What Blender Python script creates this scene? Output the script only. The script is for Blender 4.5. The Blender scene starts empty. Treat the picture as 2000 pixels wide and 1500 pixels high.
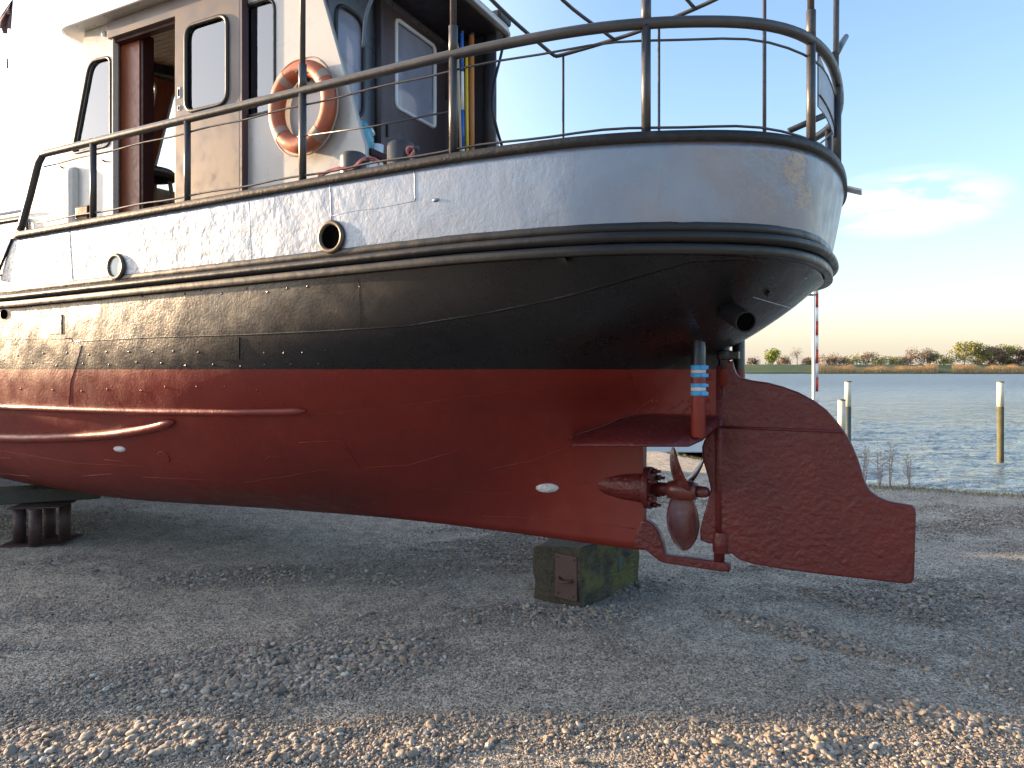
import bpy, bmesh, math, random
import numpy as np
from mathutils import Vector, Matrix, noise as mnoise
R = math.radians
random.seed(7); rng = np.random.default_rng(7)
sc = bpy.context.scene
COL = sc.collection
# ---------------------------------------------------------------- camera
FPX, CAMZ, HY = 1400.0, 1.6, 721.0
cam = bpy.data.cameras.new("camera"); camo = bpy.data.objects.new("camera", cam); COL.objects.link(camo)
camo.location = (0, 0, CAMZ); camo.rotation_euler = (R(90), 0, 0)
cam.sensor_width = 36; cam.lens = FPX / 2000 * 36; cam.shift_y = -(750 - HY) / 2000
cam.clip_start = .05; cam.clip_end = 9000
sc.camera = camo
# ---------------------------------------------------------------- light
SUN_AZ, SUN_EL = R(-72.0), R(9.5)        # azimuth measured clockwise from +Y
sundir = Vector((math.sin(SUN_AZ)*math.cos(SUN_EL), math.cos(SUN_AZ)*math.cos(SUN_EL), math.sin(SUN_EL)))
sl = bpy.data.lights.new("sun", 'SUN'); sl.energy = 3.6; sl.angle = R(.6); sl.color = (1, .68, .40)
slo = bpy.data.objects.new("sun", sl); COL.objects.link(slo)
slo.rotation_euler = sundir.to_track_quat('Z', 'Y').to_euler(); slo.location = (-20, 0, 20)
w = bpy.data.worlds.new("World"); sc.world = w; w.use_nodes = True
nt = w.node_tree; nt.nodes.clear()
def N(nt, t, **k):
    n = nt.nodes.new(t)
    for a, b in k.items(): setattr(n, a, b)
    return n
sky = N(nt, 'ShaderNodeTexSky', sky_type='NISHITA', sun_disc=False, sun_elevation=SUN_EL, sun_rotation=SUN_AZ,
        altitude=0, air_density=1.0, dust_density=1.0, ozone_density=3.2)
bg = N(nt, 'ShaderNodeBackground'); bg.inputs[1].default_value = .11
wo = N(nt, 'ShaderNodeOutputWorld')
# thin wispy clouds low on the right, built in the sky itself
L = nt.links.new
tcw = N(nt, 'ShaderNodeTexCoord')
mp = N(nt, 'ShaderNodeMapping'); mp.inputs['Scale'].default_value = (2.2, 2.2, 11)
mp.inputs['Rotation'].default_value = (0, R(9), 0)
nz = N(nt, 'ShaderNodeTexNoise'); nz.inputs['Scale'].default_value = 2.6; nz.inputs['Detail'].default_value = 8; nz.inputs['Roughness'].default_value = .58; nz.inputs['Distortion'].default_value = .5
rmp = N(nt, 'ShaderNodeMapRange'); rmp.inputs[1].default_value = .40; rmp.inputs[2].default_value = .60
dist = N(nt, 'ShaderNodeVectorMath', operation='DISTANCE')
cd = Vector((770/1400, 1, 325/1400)).normalized(); 
sca = N(nt, 'ShaderNodeVectorMath', operation='MULTIPLY'); sca.inputs[1].default_value = (1, 1, 2.6)
dist.inputs[1].default_value = (cd.x, cd.y, cd.z*2.6)
rm2 = N(nt, 'ShaderNodeMapRange'); rm2.inputs[1].default_value = .115; rm2.inputs[2].default_value = .02
mul = N(nt, 'ShaderNodeMath', operation='MULTIPLY'); mu3 = N(nt, 'ShaderNodeMath', operation='MULTIPLY'); mu3.inputs[1].default_value = .95
mixw = N(nt, 'ShaderNodeMix', data_type='RGBA', blend_type='MIX'); mixw.inputs[7].default_value = (3.0, 2.9, 2.85, 1)
L = nt.links.new
nrmv = N(nt, 'ShaderNodeVectorMath', operation='NORMALIZE')
L(tcw.outputs['Generated'], nrmv.inputs[0]); L(nrmv.outputs[0], mp.inputs[0]); L(mp.outputs[0], nz.inputs['Vector']); L(nz.outputs[0], rmp.inputs[0])
L(nrmv.outputs[0], sca.inputs[0]); L(sca.outputs[0], dist.inputs[0]); L(dist.outputs['Value'], rm2.inputs[0])
L(rmp.outputs[0], mul.inputs[0]); L(rm2.outputs[0], mul.inputs[1]); L(mul.outputs[0], mu3.inputs[0]); L(mu3.outputs[0], mixw.inputs[0])
tint = N(nt, 'ShaderNodeMix', data_type='RGBA', blend_type='MULTIPLY'); tint.inputs[0].default_value = 1; tint.inputs[7].default_value = (1.17, .965, .86, 1); L(sky.outputs[0], tint.inputs[6]); 
sepw = N(nt, 'ShaderNodeSeparateXYZ'); L(nrmv.outputs[0], sepw.inputs[0])
absz = N(nt, 'ShaderNodeMath', operation='ABSOLUTE'); L(sepw.outputs[2], absz.inputs[0])
hz = N(nt, 'ShaderNodeMath', operation='MULTIPLY'); L(absz.outputs[0], hz.inputs[0]); hz.inputs[1].default_value = -9
hze = N(nt, 'ShaderNodeMath', operation='EXPONENT'); L(hz.outputs[0], hze.inputs[0])
hzm = N(nt, 'ShaderNodeMath', operation='MULTIPLY'); L(hze.outputs[0], hzm.inputs[0]); hzm.inputs[1].default_value = .88
hmix = N(nt, 'ShaderNodeMix', data_type='RGBA'); hmix.inputs[7].default_value = (1.40, 1.26, 1.10, 1); L(tint.outputs[2], hmix.inputs[6]); L(hzm.outputs[0], hmix.inputs[0])
dsun = N(nt, 'ShaderNodeVectorMath', operation='DOT_PRODUCT'); dsun.inputs[1].default_value = tuple(sundir); L(nrmv.outputs[0], dsun.inputs[0])
gsm = N(nt, 'ShaderNodeMapRange', interpolation_type='SMOOTHERSTEP'); gsm.inputs[1].default_value = .15; gsm.inputs[2].default_value = 1.0; gsm.inputs[3].default_value = 0; gsm.inputs[4].default_value = 1; L(dsun.outputs['Value'], gsm.inputs[0])
gadd = N(nt, 'ShaderNodeMix', data_type='RGBA', blend_type='ADD'); gadd.inputs[7].default_value = (3.6, 3.2, 2.7, 1); L(gsm.outputs[0], gadd.inputs[0]); L(hmix.outputs[2], gadd.inputs[6])
L(gadd.outputs[2], mixw.inputs[6]); L(mixw.outputs[2], bg.inputs[0]); L(bg.outputs[0], wo.inputs[0])
sc.render.engine = 'CYCLES'
sc.view_settings.view_transform = 'Standard'; sc.view_settings.look = 'None'
sc.view_settings.exposure = 2.45; sc.view_settings.gamma = 1
sc.render.resolution_x = 1024; sc.render.resolution_y = 768
sc.cycles.max_bounces = 6

# ---------------------------------------------------------------- boat frame: local (s forward, w to port, z up)
TH = R(27); CT, ST = math.cos(TH), math.sin(TH); AX, AY = 1.279, 4.425
def PW(x, y, w):
    k = (x-1000)/FPX
    s = (AX - ST*w - k*(AY - CT*w)) / (CT + ST*k); Y = AY + ST*s - CT*w
    return (s, w, CAMZ + (HY-y)/FPX*Y)
def PS(x, y, s):
    k = (x-1000)/FPX
    w = (AX - CT*s - k*(AY + ST*s)) / (ST - CT*k); Y = AY + ST*s - CT*w
    return (s, w, CAMZ + (HY-y)/FPX*Y)
def PZ(x, y, z):
    Y = (z-CAMZ)*FPX/(HY-y); X = (x-1000)/FPX*Y; dx, dy = X-AX, Y-AY
    return (-CT*dx + ST*dy, -ST*dx - CT*dy, z)
def G(x, y, z=0.0):                       # world point on a level plane
    Y = (z-CAMZ)*FPX/(HY-y); return Vector(((x-1000)/FPX*Y, Y, z))
def D(x, y, Y):                           # world point at depth Y
    return Vector(((x-1000)/FPX*Y, Y, CAMZ+(HY-y)/FPX*Y))

def pchip(xs, ys, x):
    xs = np.asarray(xs, float); ys = np.asarray(ys, float); x = np.clip(x, xs[0], xs[-1])
    h = np.diff(xs); d = np.diff(ys)/h; m = np.zeros_like(ys)
    for i in range(1, len(xs)-1):
        if d[i-1]*d[i] > 0:
            w1, w2 = 2*h[i]+h[i-1], h[i]+2*h[i-1]; m[i] = (w1+w2)/(w1/d[i-1]+w2/d[i])
    m[0], m[-1] = d[0], d[-1]
    i = np.clip(np.searchsorted(xs, x)-1, 0, len(h)-1); t = (x-xs[i])/h[i]
    return ((1+2*t)*(1-t)**2)*ys[i] + t*(1-t)**2*h[i]*m[i] + t*t*(3-2*t)*ys[i+1] + t*t*(t-1)*h[i]*m[i+1]

# ---------------------------------------------------------------- materials
def newmat(name):
    m = bpy.data.materials.new(name); m.use_nodes = True
    nt = m.node_tree; b = nt.nodes['Principled BSDF']; return m, nt, b
def mixrgb(nt, fac, a, b, blend='MIX'):
    n = N(nt, 'ShaderNodeMix', data_type='RGBA', blend_type=blend)
    for sock, v in ((0, fac), (6, a), (7, b)):
        if isinstance(v, (int, float)): n.inputs[sock].default_value = v
        elif isinstance(v, tuple): n.inputs[sock].default_value = (*v[:3], 1)
        else: nt.links.new(v, n.inputs[sock])
    return n.outputs[2]
def noi(nt, vec, scale, detail=4, rough=.55, stretch=None, dist=0):
    if stretch:
        mp = N(nt, 'ShaderNodeMapping'); mp.inputs['Scale'].default_value = stretch; nt.links.new(vec, mp.inputs[0]); vec = mp.outputs[0]
    n = N(nt, 'ShaderNodeTexNoise'); n.inputs['Scale'].default_value = scale; n.inputs['Detail'].default_value = detail
    n.inputs['Roughness'].default_value = rough; n.inputs['Distortion'].default_value = dist
    nt.links.new(vec, n.inputs['Vector']); return n.outputs[0]
def rng_(nt, v, a, b, c=0., d=1., smooth=False):
    n = N(nt, 'ShaderNodeMapRange'); nt.links.new(v, n.inputs[0])
    if smooth: n.interpolation_type = 'SMOOTHSTEP'
    for i, q in enumerate((a, b, c, d)): n.inputs[1+i].default_value = q
    return n.outputs[0]
def mth(nt, op, a, b=None):
    n = N(nt, 'ShaderNodeMath', operation=op)
    for i, v in enumerate((a, b)):
        if v is None: continue
        if isinstance(v, (int, float)): n.inputs[i].default_value = v
        else: nt.links.new(v, n.inputs[i])
    return n.outputs[0]
def bump(nt, b, layers):
    prev = None
    for h, strength, distance in layers:
        n = N(nt, 'ShaderNodeBump'); n.inputs['Strength'].default_value = strength; n.inputs['Distance'].default_value = distance
        nt.links.new(h, n.inputs['Height'])
        if prev: nt.links.new(prev, n.inputs['Normal'])
        prev = n.outputs[0]
    nt.links.new(prev, b.inputs['Normal'])
def objc(nt):
    return N(nt, 'ShaderNodeTexCoord').outputs['Object']
def paint(name, c1, c2=None, rough=.4, metal=0, ns=3., bumps=((60, .15, .003),), stretch=None, spec=.5, mixlo=.35, mixhi=.7, rv=.12, coat=0):
    m, nt, b = newmat(name); v = objc(nt)
    c2 = c2 or tuple(x*.7 for x in c1)
    n = noi(nt, v, ns, 6, .6, stretch)
    nt.links.new(mixrgb(nt, rng_(nt, n, mixlo, mixhi), c1, c2), b.inputs['Base Color'])
    n2 = noi(nt, v, ns*5, 4)
    nt.links.new(rng_(nt, n2, .3, .7, max(.02, rough-rv), min(1, rough+rv)), b.inputs['Roughness'])
    b.inputs['Metallic'].default_value = metal; b.inputs['Specular IOR Level'].default_value = spec
    b.inputs['Coat Weight'].default_value = coat
    if bumps: bump(nt, b, [(noi(nt, v, s, 3), st, d) for s, st, d in bumps])
    return m
M = {}
def hullmat():
    m, nt, b = newmat('hull_paint'); v = objc(nt); sep = N(nt, 'ShaderNodeSeparateXYZ'); nt.links.new(v, sep.inputs[0])
    big = noi(nt, v, 1.3, 5, .6); mid = noi(nt, v, 9, 5, .6); fine = noi(nt, v, 60, 3, .6)
    wob = mth(nt, 'MULTIPLY', mth(nt, 'SUBTRACT', noi(nt, v, 14, 2), .5), .006)
    z = mth(nt, 'ADD', sep.outputs[2], wob)
    red = mixrgb(nt, rng_(nt, big, .35, .68), (.170, .021, .015), (.125, .018, .014))
    red = mixrgb(nt, rng_(nt, mid, .55, .8, 0, .45), red, (.21, .034, .022))
    stre = noi(nt, v, 7, 5, .6, (1.5, 1.5, .22)); red = mixrgb(nt, rng_(nt, stre, .56, .75, 0, .4), red, (.10, .016, .014))
    blk = mixrgb(nt, rng_(nt, big, .3, .7), (.008, .009, .012), (.016, .016, .017))
    blk = mixrgb(nt, rng_(nt, mid, .6, .85, 0, .35), blk, (.030, .026, .02))
    f = rng_(nt, z, 1.597, 1.6005)
    nt.links.new(mixrgb(nt, f, red, blk), b.inputs['Base Color'])
    rr = rng_(nt, mid, .3, .75, .34, .55); rb = rng_(nt, mid, .3, .75, .22, .38)
    mr = N(nt, 'ShaderNodeMix'); nt.links.new(f, mr.inputs[0]); nt.links.new(rr, mr.inputs[2]); nt.links.new(rb, mr.inputs[3])
    nt.links.new(mr.outputs[0], b.inputs['Roughness']); nt.links.new(rng_(nt, f, 0, 1, .36, .44), b.inputs['Specular IOR Level'])
    # rougher plating forward (old riveted plates), smoother aft
    fwd = rng_(nt, sep.outputs[0], 1.2, 3.2, .25, 1.)
    fz = mth(nt, 'MULTIPLY', noi(nt, v, 55, 4, .6), fwd)
    dents = mth(nt, 'MULTIPLY', noi(nt, v, 3.2, 2, .4), fwd)
    bump(nt, b, [(dents, .32, .06), (fz, .42, .006), (noi(nt, v, 150, 2), .12, .003)])
    return m
M['hull'] = hullmat()
def silvermat():
    m, nt, b = newmat('silver_paint'); v = objc(nt); sep = N(nt, 'ShaderNodeSeparateXYZ'); nt.links.new(v, sep.inputs[0])
    big = noi(nt, v, 1.6, 5, .55, dist=.3); mid = noi(nt, v, 8, 5, .6)
    c = mixrgb(nt, rng_(nt, big, .35, .65), (.215, .26, .33), (.175, .21, .27))
    aft = rng_(nt, sep.outputs[0], .55, -.05)
    warm = mth(nt, 'MULTIPLY', rng_(nt, noi(nt, v, 2.3, 4, .6), .42, .62), aft)
    c = mixrgb(nt, mth(nt, 'MULTIPLY', warm, .75), c, (.23, .225, .245))
    # scraped rust patches near the stern quarter
    def blob(p, r, thr):
        d = N(nt, 'ShaderNodeVectorMath', operation='DISTANCE'); d.inputs[1].default_value = p; nt.links.new(v, d.inputs[0])
        e = rng_(nt, d.outputs['Value'], r, r*.35); n = noi(nt, v, 22, 6, .75, (1, 1, 2.6))
        return mth(nt, 'GREATER_THAN', mth(nt, 'MULTIPLY', e, n), thr)
    bare = mth(nt, 'MAXIMUM', blob(PZ(1542, 332, 2.56), .21, .455), blob(PZ(1560, 380, 2.46), .20, .45))
    bare = mth(nt, 'MAXIMUM', bare, blob(PZ(1600, 395, 2.40), .18, .50))
    c = mixrgb(nt, bare, c, (.27, .235, .22))
    spk = mth(nt, 'GREATER_THAN', noi(nt, v, 70, 4, .7), .735)
    c = mixrgb(nt, mth(nt, 'MULTIPLY', spk, .6), c, (.16, .12, .09))
    stk_ = noi(nt, v, 16, 4, .6, (1.6, 1.6, .12)); c = mixrgb(nt, rng_(nt, stk_, .60, .74, 0, .30), c, (.19, .15, .115))
    nt.links.new(c, b.inputs['Base Color'])
    b.inputs['Metallic'].default_value = .45
    nt.links.new(rng_(nt, mid, .3, .7, .27, .45), b.inputs['Roughness'])
    fwd = rng_(nt, sep.outputs[0], .9, 2.4, .22, 1.)
    pit = mth(nt, 'MULTIPLY', rng_(nt, noi(nt, v, 17, 3, .6), .28, .6), fwd)
    bump(nt, b, [(mth(nt, 'MULTIPLY', noi(nt, v, 4.5, 3, .5), rng_(nt, sep.outputs[0], 1.2, 2.8, .3, 1.)), .34, .05), (pit, .3, .007), (noi(nt, v, 60, 4, .6), .2, .005), (bare, .5, -.003)])
    return m
M['silver'] = silvermat()
M['black'] = paint('black_gloss', (.009, .010, .013), (.016, .016, .016), .38, spec=.35, bumps=((7, .2, .01), (45, .2, .003)))
M['cap'] = paint('cap_black', (.009, .010, .013), (.028, .027, .027), .5, spec=.35, ns=14, bumps=((30, .4, .006), (90, .4, .003)), mixlo=.5, mixhi=.75)
M['red'] = paint('antifouling_red', (.105, .014, .013), (.072, .011, .011), .45, spec=.4, ns=2.5, bumps=((30, .9, .011), (11, .4, .012)))
M['redsmooth'] = paint('propeller_red', (.10, .020, .017), (.15, .038, .028), .33, ns=7, bumps=((60, .15, .002),))
M['rail'] = paint('rail_grey', (.028, .030, .035), (.046, .045, .047), .40, ns=6, bumps=((50, .15, .002),))
M['cream'] = paint('cream_paint', (.46, .455, .43), (.42, .415, .39), .33, ns=2, bumps=((6, .1, .01), (70, .1, .002)))
M['doorbrown'] = paint('taupe_door_paint', (.125, .100, .088), (.108, .088, .080), .42, ns=1.5, bumps=((80, .08, .002),), spec=.35)
M['mahog'] = paint('mahogany', (.040, .010, .010), (.026, .008, .009), .55, ns=3, stretch=(6, 6, .6), bumps=None, spec=.2)
M['plum'] = paint('plum_paint', (.075, .05, .055), (.06, .04, .045), .4, ns=4)
M['slate'] = paint('slate_paint', (.10, .12, .145), (.08, .095, .12), .35, ns=3)
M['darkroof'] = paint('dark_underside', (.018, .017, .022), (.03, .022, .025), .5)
M['teak'] = paint('interior_wood', (.24, .07, .028), (.17, .045, .02), .4, ns=5, stretch=(3, 3, 1))
M['slat'] = paint('ceiling_wood', (.26, .17, .12), (.2, .13, .09), .45, ns=6)
M['blackrub'] = paint('black_rubber', (.012, .012, .013), (.02, .02, .02), .4)
M['alu'] = paint('window_aluminium', (.62, .66, .70), (.58, .62, .66), .4, metal=0, ns=8, bumps=None)
M['curtain'] = paint('curtain_cloth', (.38, .70, .93), (.33, .62, .86), .8, ns=2, stretch=(10, 10, .4), bumps=None)
M['orange'] = paint('lifebuoy_orange', (.42, .095, .035), (.26, .085, .045), .55, ns=7, bumps=((40, .2, .004),))
M['band'] = paint('lifebuoy_band', (.27, .22, .19), (.26, .17, .13), .6, ns=12)
M['zinc'] = paint('zinc_white', (.62, .62, .62), (.42, .42, .43), .7, ns=40, bumps=((70, .9, .012),))
M['tape'] = paint('blue_masking_tape', (.05, .33, .68), (.04, .28, .6), .6, ns=20)
M['tapewhite'] = paint('pale_tape', (.55, .55, .55), (.48, .45, .45), .6, ns=20)
M['rust'] = paint('rusty_iron', (.085, .036, .024), (.05, .026, .02), .7, ns=12, bumps=((50, .6, .006),))
M['rustdark'] = paint('brown_painted_iron', (.038, .020, .018), (.055, .028, .023), .6, ns=10, bumps=((60, .4, .004),))
M['pinkrope'] = paint('pink_rope', (.5, .17, .16), (.4, .12, .12), .8, ns=60, bumps=((200, .6, .002),))
M['white'] = paint('white_paint', (.78, .78, .76), (.7, .7, .68), .45)
M['navy'] = paint('navy', (.03, .035, .06), (.05, .04, .05), .7)
def glassmat(name, tint, rgh=.02, tr=.75):
    m, nt, b = newmat(name); nt.nodes.remove(b); o = nt.nodes['Material Output']
    t = N(nt, 'ShaderNodeBsdfTransparent'); t.inputs[0].default_value = (*tint, 1)
    g = N(nt, 'ShaderNodeBsdfGlossy'); g.inputs['Roughness'].default_value = rgh; g.inputs[0].default_value = (1, 1, 1, 1)
    f = N(nt, 'ShaderNodeFresnel'); f.inputs[0].default_value = 1.6
    a = mth(nt, 'ADD', f.outputs[0], 1-tr-.05)
    mx = N(nt, 'ShaderNodeMixShader'); nt.links.new(a, mx.inputs[0]); nt.links.new(t.outputs[0], mx.inputs[1]); nt.links.new(g.outputs[0], mx.inputs[2])
    nt.links.new(mx.outputs[0], o.inputs[0]); return m
def sheenglass():  # lilac diffuse painted in for sky reflection and the interior behind
    m = glassmat('painted_sheen_glass', (.80, .86, .88), tr=.93); nt = m.node_tree; o = nt.nodes['Material Output']; old = o.inputs[0].links[0].from_socket
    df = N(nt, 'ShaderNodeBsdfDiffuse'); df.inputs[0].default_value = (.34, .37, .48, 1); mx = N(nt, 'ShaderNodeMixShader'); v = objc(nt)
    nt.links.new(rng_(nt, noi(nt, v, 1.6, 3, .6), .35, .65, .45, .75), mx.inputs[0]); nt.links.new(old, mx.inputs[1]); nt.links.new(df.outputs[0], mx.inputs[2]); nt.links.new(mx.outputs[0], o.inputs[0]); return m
M['sheenglass'] = sheenglass()
M['glass'] = glassmat('window_glass', (.80, .86, .88), tr=.86)
def woodblock():
    m, nt, b = newmat('mossy_timber'); v = objc(nt); sep = N(nt, 'ShaderNodeSeparateXYZ'); nt.links.new(v, sep.inputs[0])
    gr = noi(nt, v, 9, 6, .65, (1, 6, 6))
    c = mixrgb(nt, rng_(nt, gr, .35, .7), (.022, .019, .015), (.085, .070, .050))
    mo = noi(nt, v, 5, 6, .65)
    geo = N(nt, 'ShaderNodeNewGeometry'); tr = N(nt, 'ShaderNodeTexCoord'); sn = N(nt, 'ShaderNodeSeparateXYZ'); nt.links.new(tr.outputs['Normal'], sn.inputs[0])
    side = rng_(nt, mth(nt, 'ABSOLUTE', sn.outputs[1]), .5, .9)   # mossy long face
    c = mixrgb(nt, mth(nt, 'MULTIPLY', rng_(nt, mo, .43, .60), mth(nt, 'ADD', mth(nt, 'MULTIPLY', side, .78), .15)), c, (.125, .125, .035))
    nt.links.new(c, b.inputs['Base Color']); b.inputs['Roughness'].default_value = .85
    bump(nt, b, [(gr, 1, .03), (noi(nt, v, 45, 5, .7), .9, .012)])
    return m
M['timber'] = woodblock()

# ---------------------------------------------------------------- mesh helpers
class MB:
    def __init__(s): s.v = []; s.f = []; s.sm = []
    def add(s, vs, fs, smooth=True):
        o = len(s.v); s.v += [tuple(p) for p in vs]; s.f += [tuple(i+o for i in f) for f in fs]; s.sm += [smooth]*len(fs); return s
    def tube(s, path, r, seg=10, closed=False, caps=True):
        P = [Vector(p) for p in path]; n = len(P); rs = r if isinstance(r, (list, tuple)) else [r]*n
        T = []
        for i in range(n):
            if closed: t = P[(i+1) % n]-P[i-1]
            else: t = P[min(i+1, n-1)]-P[max(i-1, 0)]
            T.append(t.normalized())
        up = Vector((0, 0, 1)) if abs(T[0].z) < .9 else Vector((1, 0, 0))
        a = T[0].cross(up).normalized(); vs = []
        for i in range(n):
            a = (a - T[i]*a.dot(T[i])).normalized(); b = T[i].cross(a)
            for k in range(seg):
                q = 2*math.pi*k/seg; vs.append(P[i]+(a*math.cos(q)+b*math.sin(q))*rs[i])
        fs = []
        m = n if closed else n-1
        for i in range(m):
            j = (i+1) % n
            for k in range(seg):
                l = (k+1) % seg; fs.append((i*seg+k, i*seg+l, j*seg+l, j*seg+k))
        s.add(vs, fs)
        if caps and not closed:
            s.add(vs[:seg], [tuple(reversed(range(seg)))], False); s.add(vs[-seg:], [tuple(range(seg))], False)
        return s
    def cyl(s, a, b, r, seg=20, r2=None, bev=0):
        a, b = Vector(a), Vector(b); r2 = r if r2 is None else r2
        if bev:
            d = (b-a).normalized()*bev
            return s.tube([a, a+d*.3, a+d, b-d, b-d*.3, b], [r-bev, r-bev*.3, r, r2, r2-bev*.3, r2-bev], seg)
        return s.tube([a, b], [r, r2], seg)
    def box(s, c, sz, rot=None):
        c = Vector(c); vs = []
        for x in (-.5, .5):
            for y in (-.5, .5):
                for z in (-.5, .5):
                    p = Vector((x*sz[0], y*sz[1], z*sz[2]))
                    if rot: p = rot @ p
                    vs.append(c+p)
        return s.add(vs, [(0, 1, 3, 2), (4, 6, 7, 5), (0, 4, 5, 1), (2, 3, 7, 6), (0, 2, 6, 4), (1, 5, 7, 3)], False)
    def sphere(s, c, r, seg=12, rings=8, sc=(1, 1, 1), rot=None):
        vs = []; c = Vector(c)
        for i in range(rings+1):
            p = math.pi*i/rings
            for k in range(seg):
                q = 2*math.pi*k/seg
                v = Vector((math.sin(p)*math.cos(q)*r*sc[0], math.sin(p)*math.sin(q)*r*sc[1], math.cos(p)*r*sc[2]))
                if rot: v = rot @ v
                vs.append(c+v)
        fs = [(i*seg+k, (i+1)*seg+k, (i+1)*seg+(k+1) % seg, i*seg+(k+1) % seg) for i in range(rings) for k in range(seg)]
        return s.add(vs, fs)
    def grid(s, rows, closed=False, flip=False):
        n, m = len(rows), len(rows[0]); vs = [p for r in rows for p in r]; fs = []
        for i in range(n if closed else n-1):
            j = (i+1) % n
            for k in range(m-1):
                f = (i*m+k, j*m+k, j*m+k+1, i*m+k+1); fs.append(f[::-1] if flip else f)
        return s.add(vs, fs)
    def build(s, name, mat, parent=None, bevel=0, merge=True):
        merge = merge and name != 'exhaust_pipe'
        me = bpy.data.meshes.new(name); me.from_pydata(s.v, [], s.f); me.polygons.foreach_set('use_smooth', s.sm)
        bm = bmesh.new(); bm.from_mesh(me)
        if merge: bmesh.ops.remove_doubles(bm, verts=bm.verts, dist=1e-5)
        bmesh.ops.recalc_face_normals(bm, faces=bm.faces); bm.to_mesh(me); bm.free()
        me.materials.append(mat); o = bpy.data.objects.new(name, me); COL.objects.link(o)
        if parent: o.parent = parent
        if bevel:
            md = o.modifiers.new('bevel', 'BEVEL'); md.width = bevel; md.segments = 2; md.limit_method = 'ANGLE'; md.angle_limit = R(50)
        return o
def tag(o, label=None, cat=None, group=None, kind=None):
    for k, v in (('label', label), ('category', cat), ('group', group), ('kind', kind)):
        if v: o[k] = v
    return o
def empty(name, loc, rz=0):
    o = bpy.data.objects.new(name, None); COL.objects.link(o); o.location = loc; o.rotation_euler = (0, 0, rz); o.empty_display_size = .1; return o
def bez(pts, n=8, closed=False):          # Catmull-Rom
    P = [Vector(p) for p in pts]; out = []; m = len(P)
    for i in range(m if closed else m-1):
        a = P[(i-1) % m] if closed or i > 0 else P[0]*2-P[1]; b = P[i]; c = P[(i+1) % m]
        d = P[(i+2) % m] if closed or i+2 < m else P[-1]*2-P[-2]
        for k in range(n):
            t = k/n; out.append(.5*((2*b)+(c-a)*t+(2*a-5*b+4*c-d)*t*t+(3*b-a-3*c+d)*t**3))
    if not closed: out.append(P[-1])
    return out
def rounded(pts, r, n=6):                 # round the corners of a 2D polygon
    out = []; m = len(pts); P = [Vector(p) for p in pts]; rs = r if isinstance(r, (list, tuple)) else [r]*m
    for i in range(m):
        a, b, c = P[i-1], P[i], P[(i+1) % m]; r_ = rs[i]
        if r_ <= 0: out.append(b); continue
        d1 = (a-b); d2 = (c-b); q = min(r_, d1.length*.48, d2.length*.48)
        p1 = b+d1.normalized()*q; p2 = b+d2.normalized()*q
        for k in range(n+1):
            t = k/n; out.append(p1*(1-t)**2+b*2*t*(1-t)+p2*t*t)
    return out
def plate(name, outer, holes, th, place, mat, parent=None, bev=0):
    """plate with holes from 2D outlines; place(x, y, d) -> 3D with d across the thickness"""
    cu = bpy.data.curves.new(name, 'CURVE'); cu.dimensions = '2D'; cu.fill_mode = 'BOTH'; cu.extrude = max(th/2-bev, 1e-4)
    cu.bevel_depth = bev; cu.bevel_resolution = 2; cu.offset = -bev
    for poly in [outer]+holes:
        sp = cu.splines.new('POLY'); sp.points.add(len(poly)-1); sp.use_cyclic_u = True
        for i, p in enumerate(poly): sp.points[i].co = (p[0], p[1], 0, 1)
    t = bpy.data.objects.new('tmp', cu); COL.objects.link(t); dg = bpy.context.evaluated_depsgraph_get(); dg.update()
    me = bpy.data.meshes.new_from_object(t.evaluated_get(dg)); bpy.data.objects.remove(t); bpy.data.curves.remove(cu)
    for v in me.vertices: v.co = Vector(place(*v.co))
    bm = bmesh.new(); bm.from_mesh(me); bmesh.ops.remove_doubles(bm, verts=bm.verts, dist=1e-5); bmesh.ops.recalc_face_normals(bm, faces=bm.faces); bm.to_mesh(me); bm.free()
    me.name = name; me.materials.clear(); me.materials.append(mat)
    o = bpy.data.objects.new(name, me); COL.objects.link(o)
    if parent: o.parent = parent
    return o

# ================================================================ THE BOAT
boat = empty('motor_tug', (AX, AY, 0), math.pi - TH)
tag(boat, 'old steel tug with red, black and silver hull propped up on blocks ashore', 'boat')
def sheer(s):
    s = np.asarray(s, float); return -.017*np.clip(s-1, 0, 4) + .045*np.clip(s-5.4, 0, 9)**1.5*.6
OUT = [(11.3, 0), (10.9, .45), (10, .85), (8.6, 1.2), (7, 1.36), (5.5, 1.4), (4.3, 1.405), (3.2, 1.41), (2.2, 1.412), (1.6, 1.415), (1.05, 1.41), (.46, 1.37), (.09, 1.285),
       (-.22, 1.15), (-.42, 1.01), (-.56, .83), (-.645, .61), (-.688, .33), (-.70, 0)]
OUTP = OUT + [(a, -b) for a, b in OUT[-2::-1]]
dense = [Vector((p[0], p[1])) for p in bez([(a, b, 0) for a, b in OUTP], 10)]
_s = np.array([(p.x, p.y) for p in dense]); _l = np.r_[0, np.cumsum(np.hypot(*np.diff(_s, axis=0).T))]
NN = 420; _q = np.linspace(0, _l[-1], NN)
OL = np.c_[np.interp(_q, _l, _s[:, 0]), np.interp(_q, _l, _s[:, 1])]
TG = np.gradient(OL, axis=0); TG /= np.linalg.norm(TG, axis=1)[:, None]; NM = np.c_[TG[:, 1], -TG[:, 0]]
if NM[NN//4] @ np.array([0, 1]) < 0: NM = -NM
def off(d): return OL + NM*d
half = NN//2+1
def wtab(d):
    o = off(d)[:half]; i = np.argsort(o[:, 0]); return o[i, 0], np.clip(o[i, 1], 0, None)
INS = np.clip((.35-OL[:, 0])/1.0, 0, 1); INS = INS*INS*(3-2*INS)
def wtab2(d, k):
    o = (OL+NM*(d-k*INS)[:, None])[:half]; i = np.argsort(o[:, 0]); return o[i, 0], np.clip(o[i, 1], 0, None)
WKs, WKw = wtab2(-.035, .075)
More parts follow.
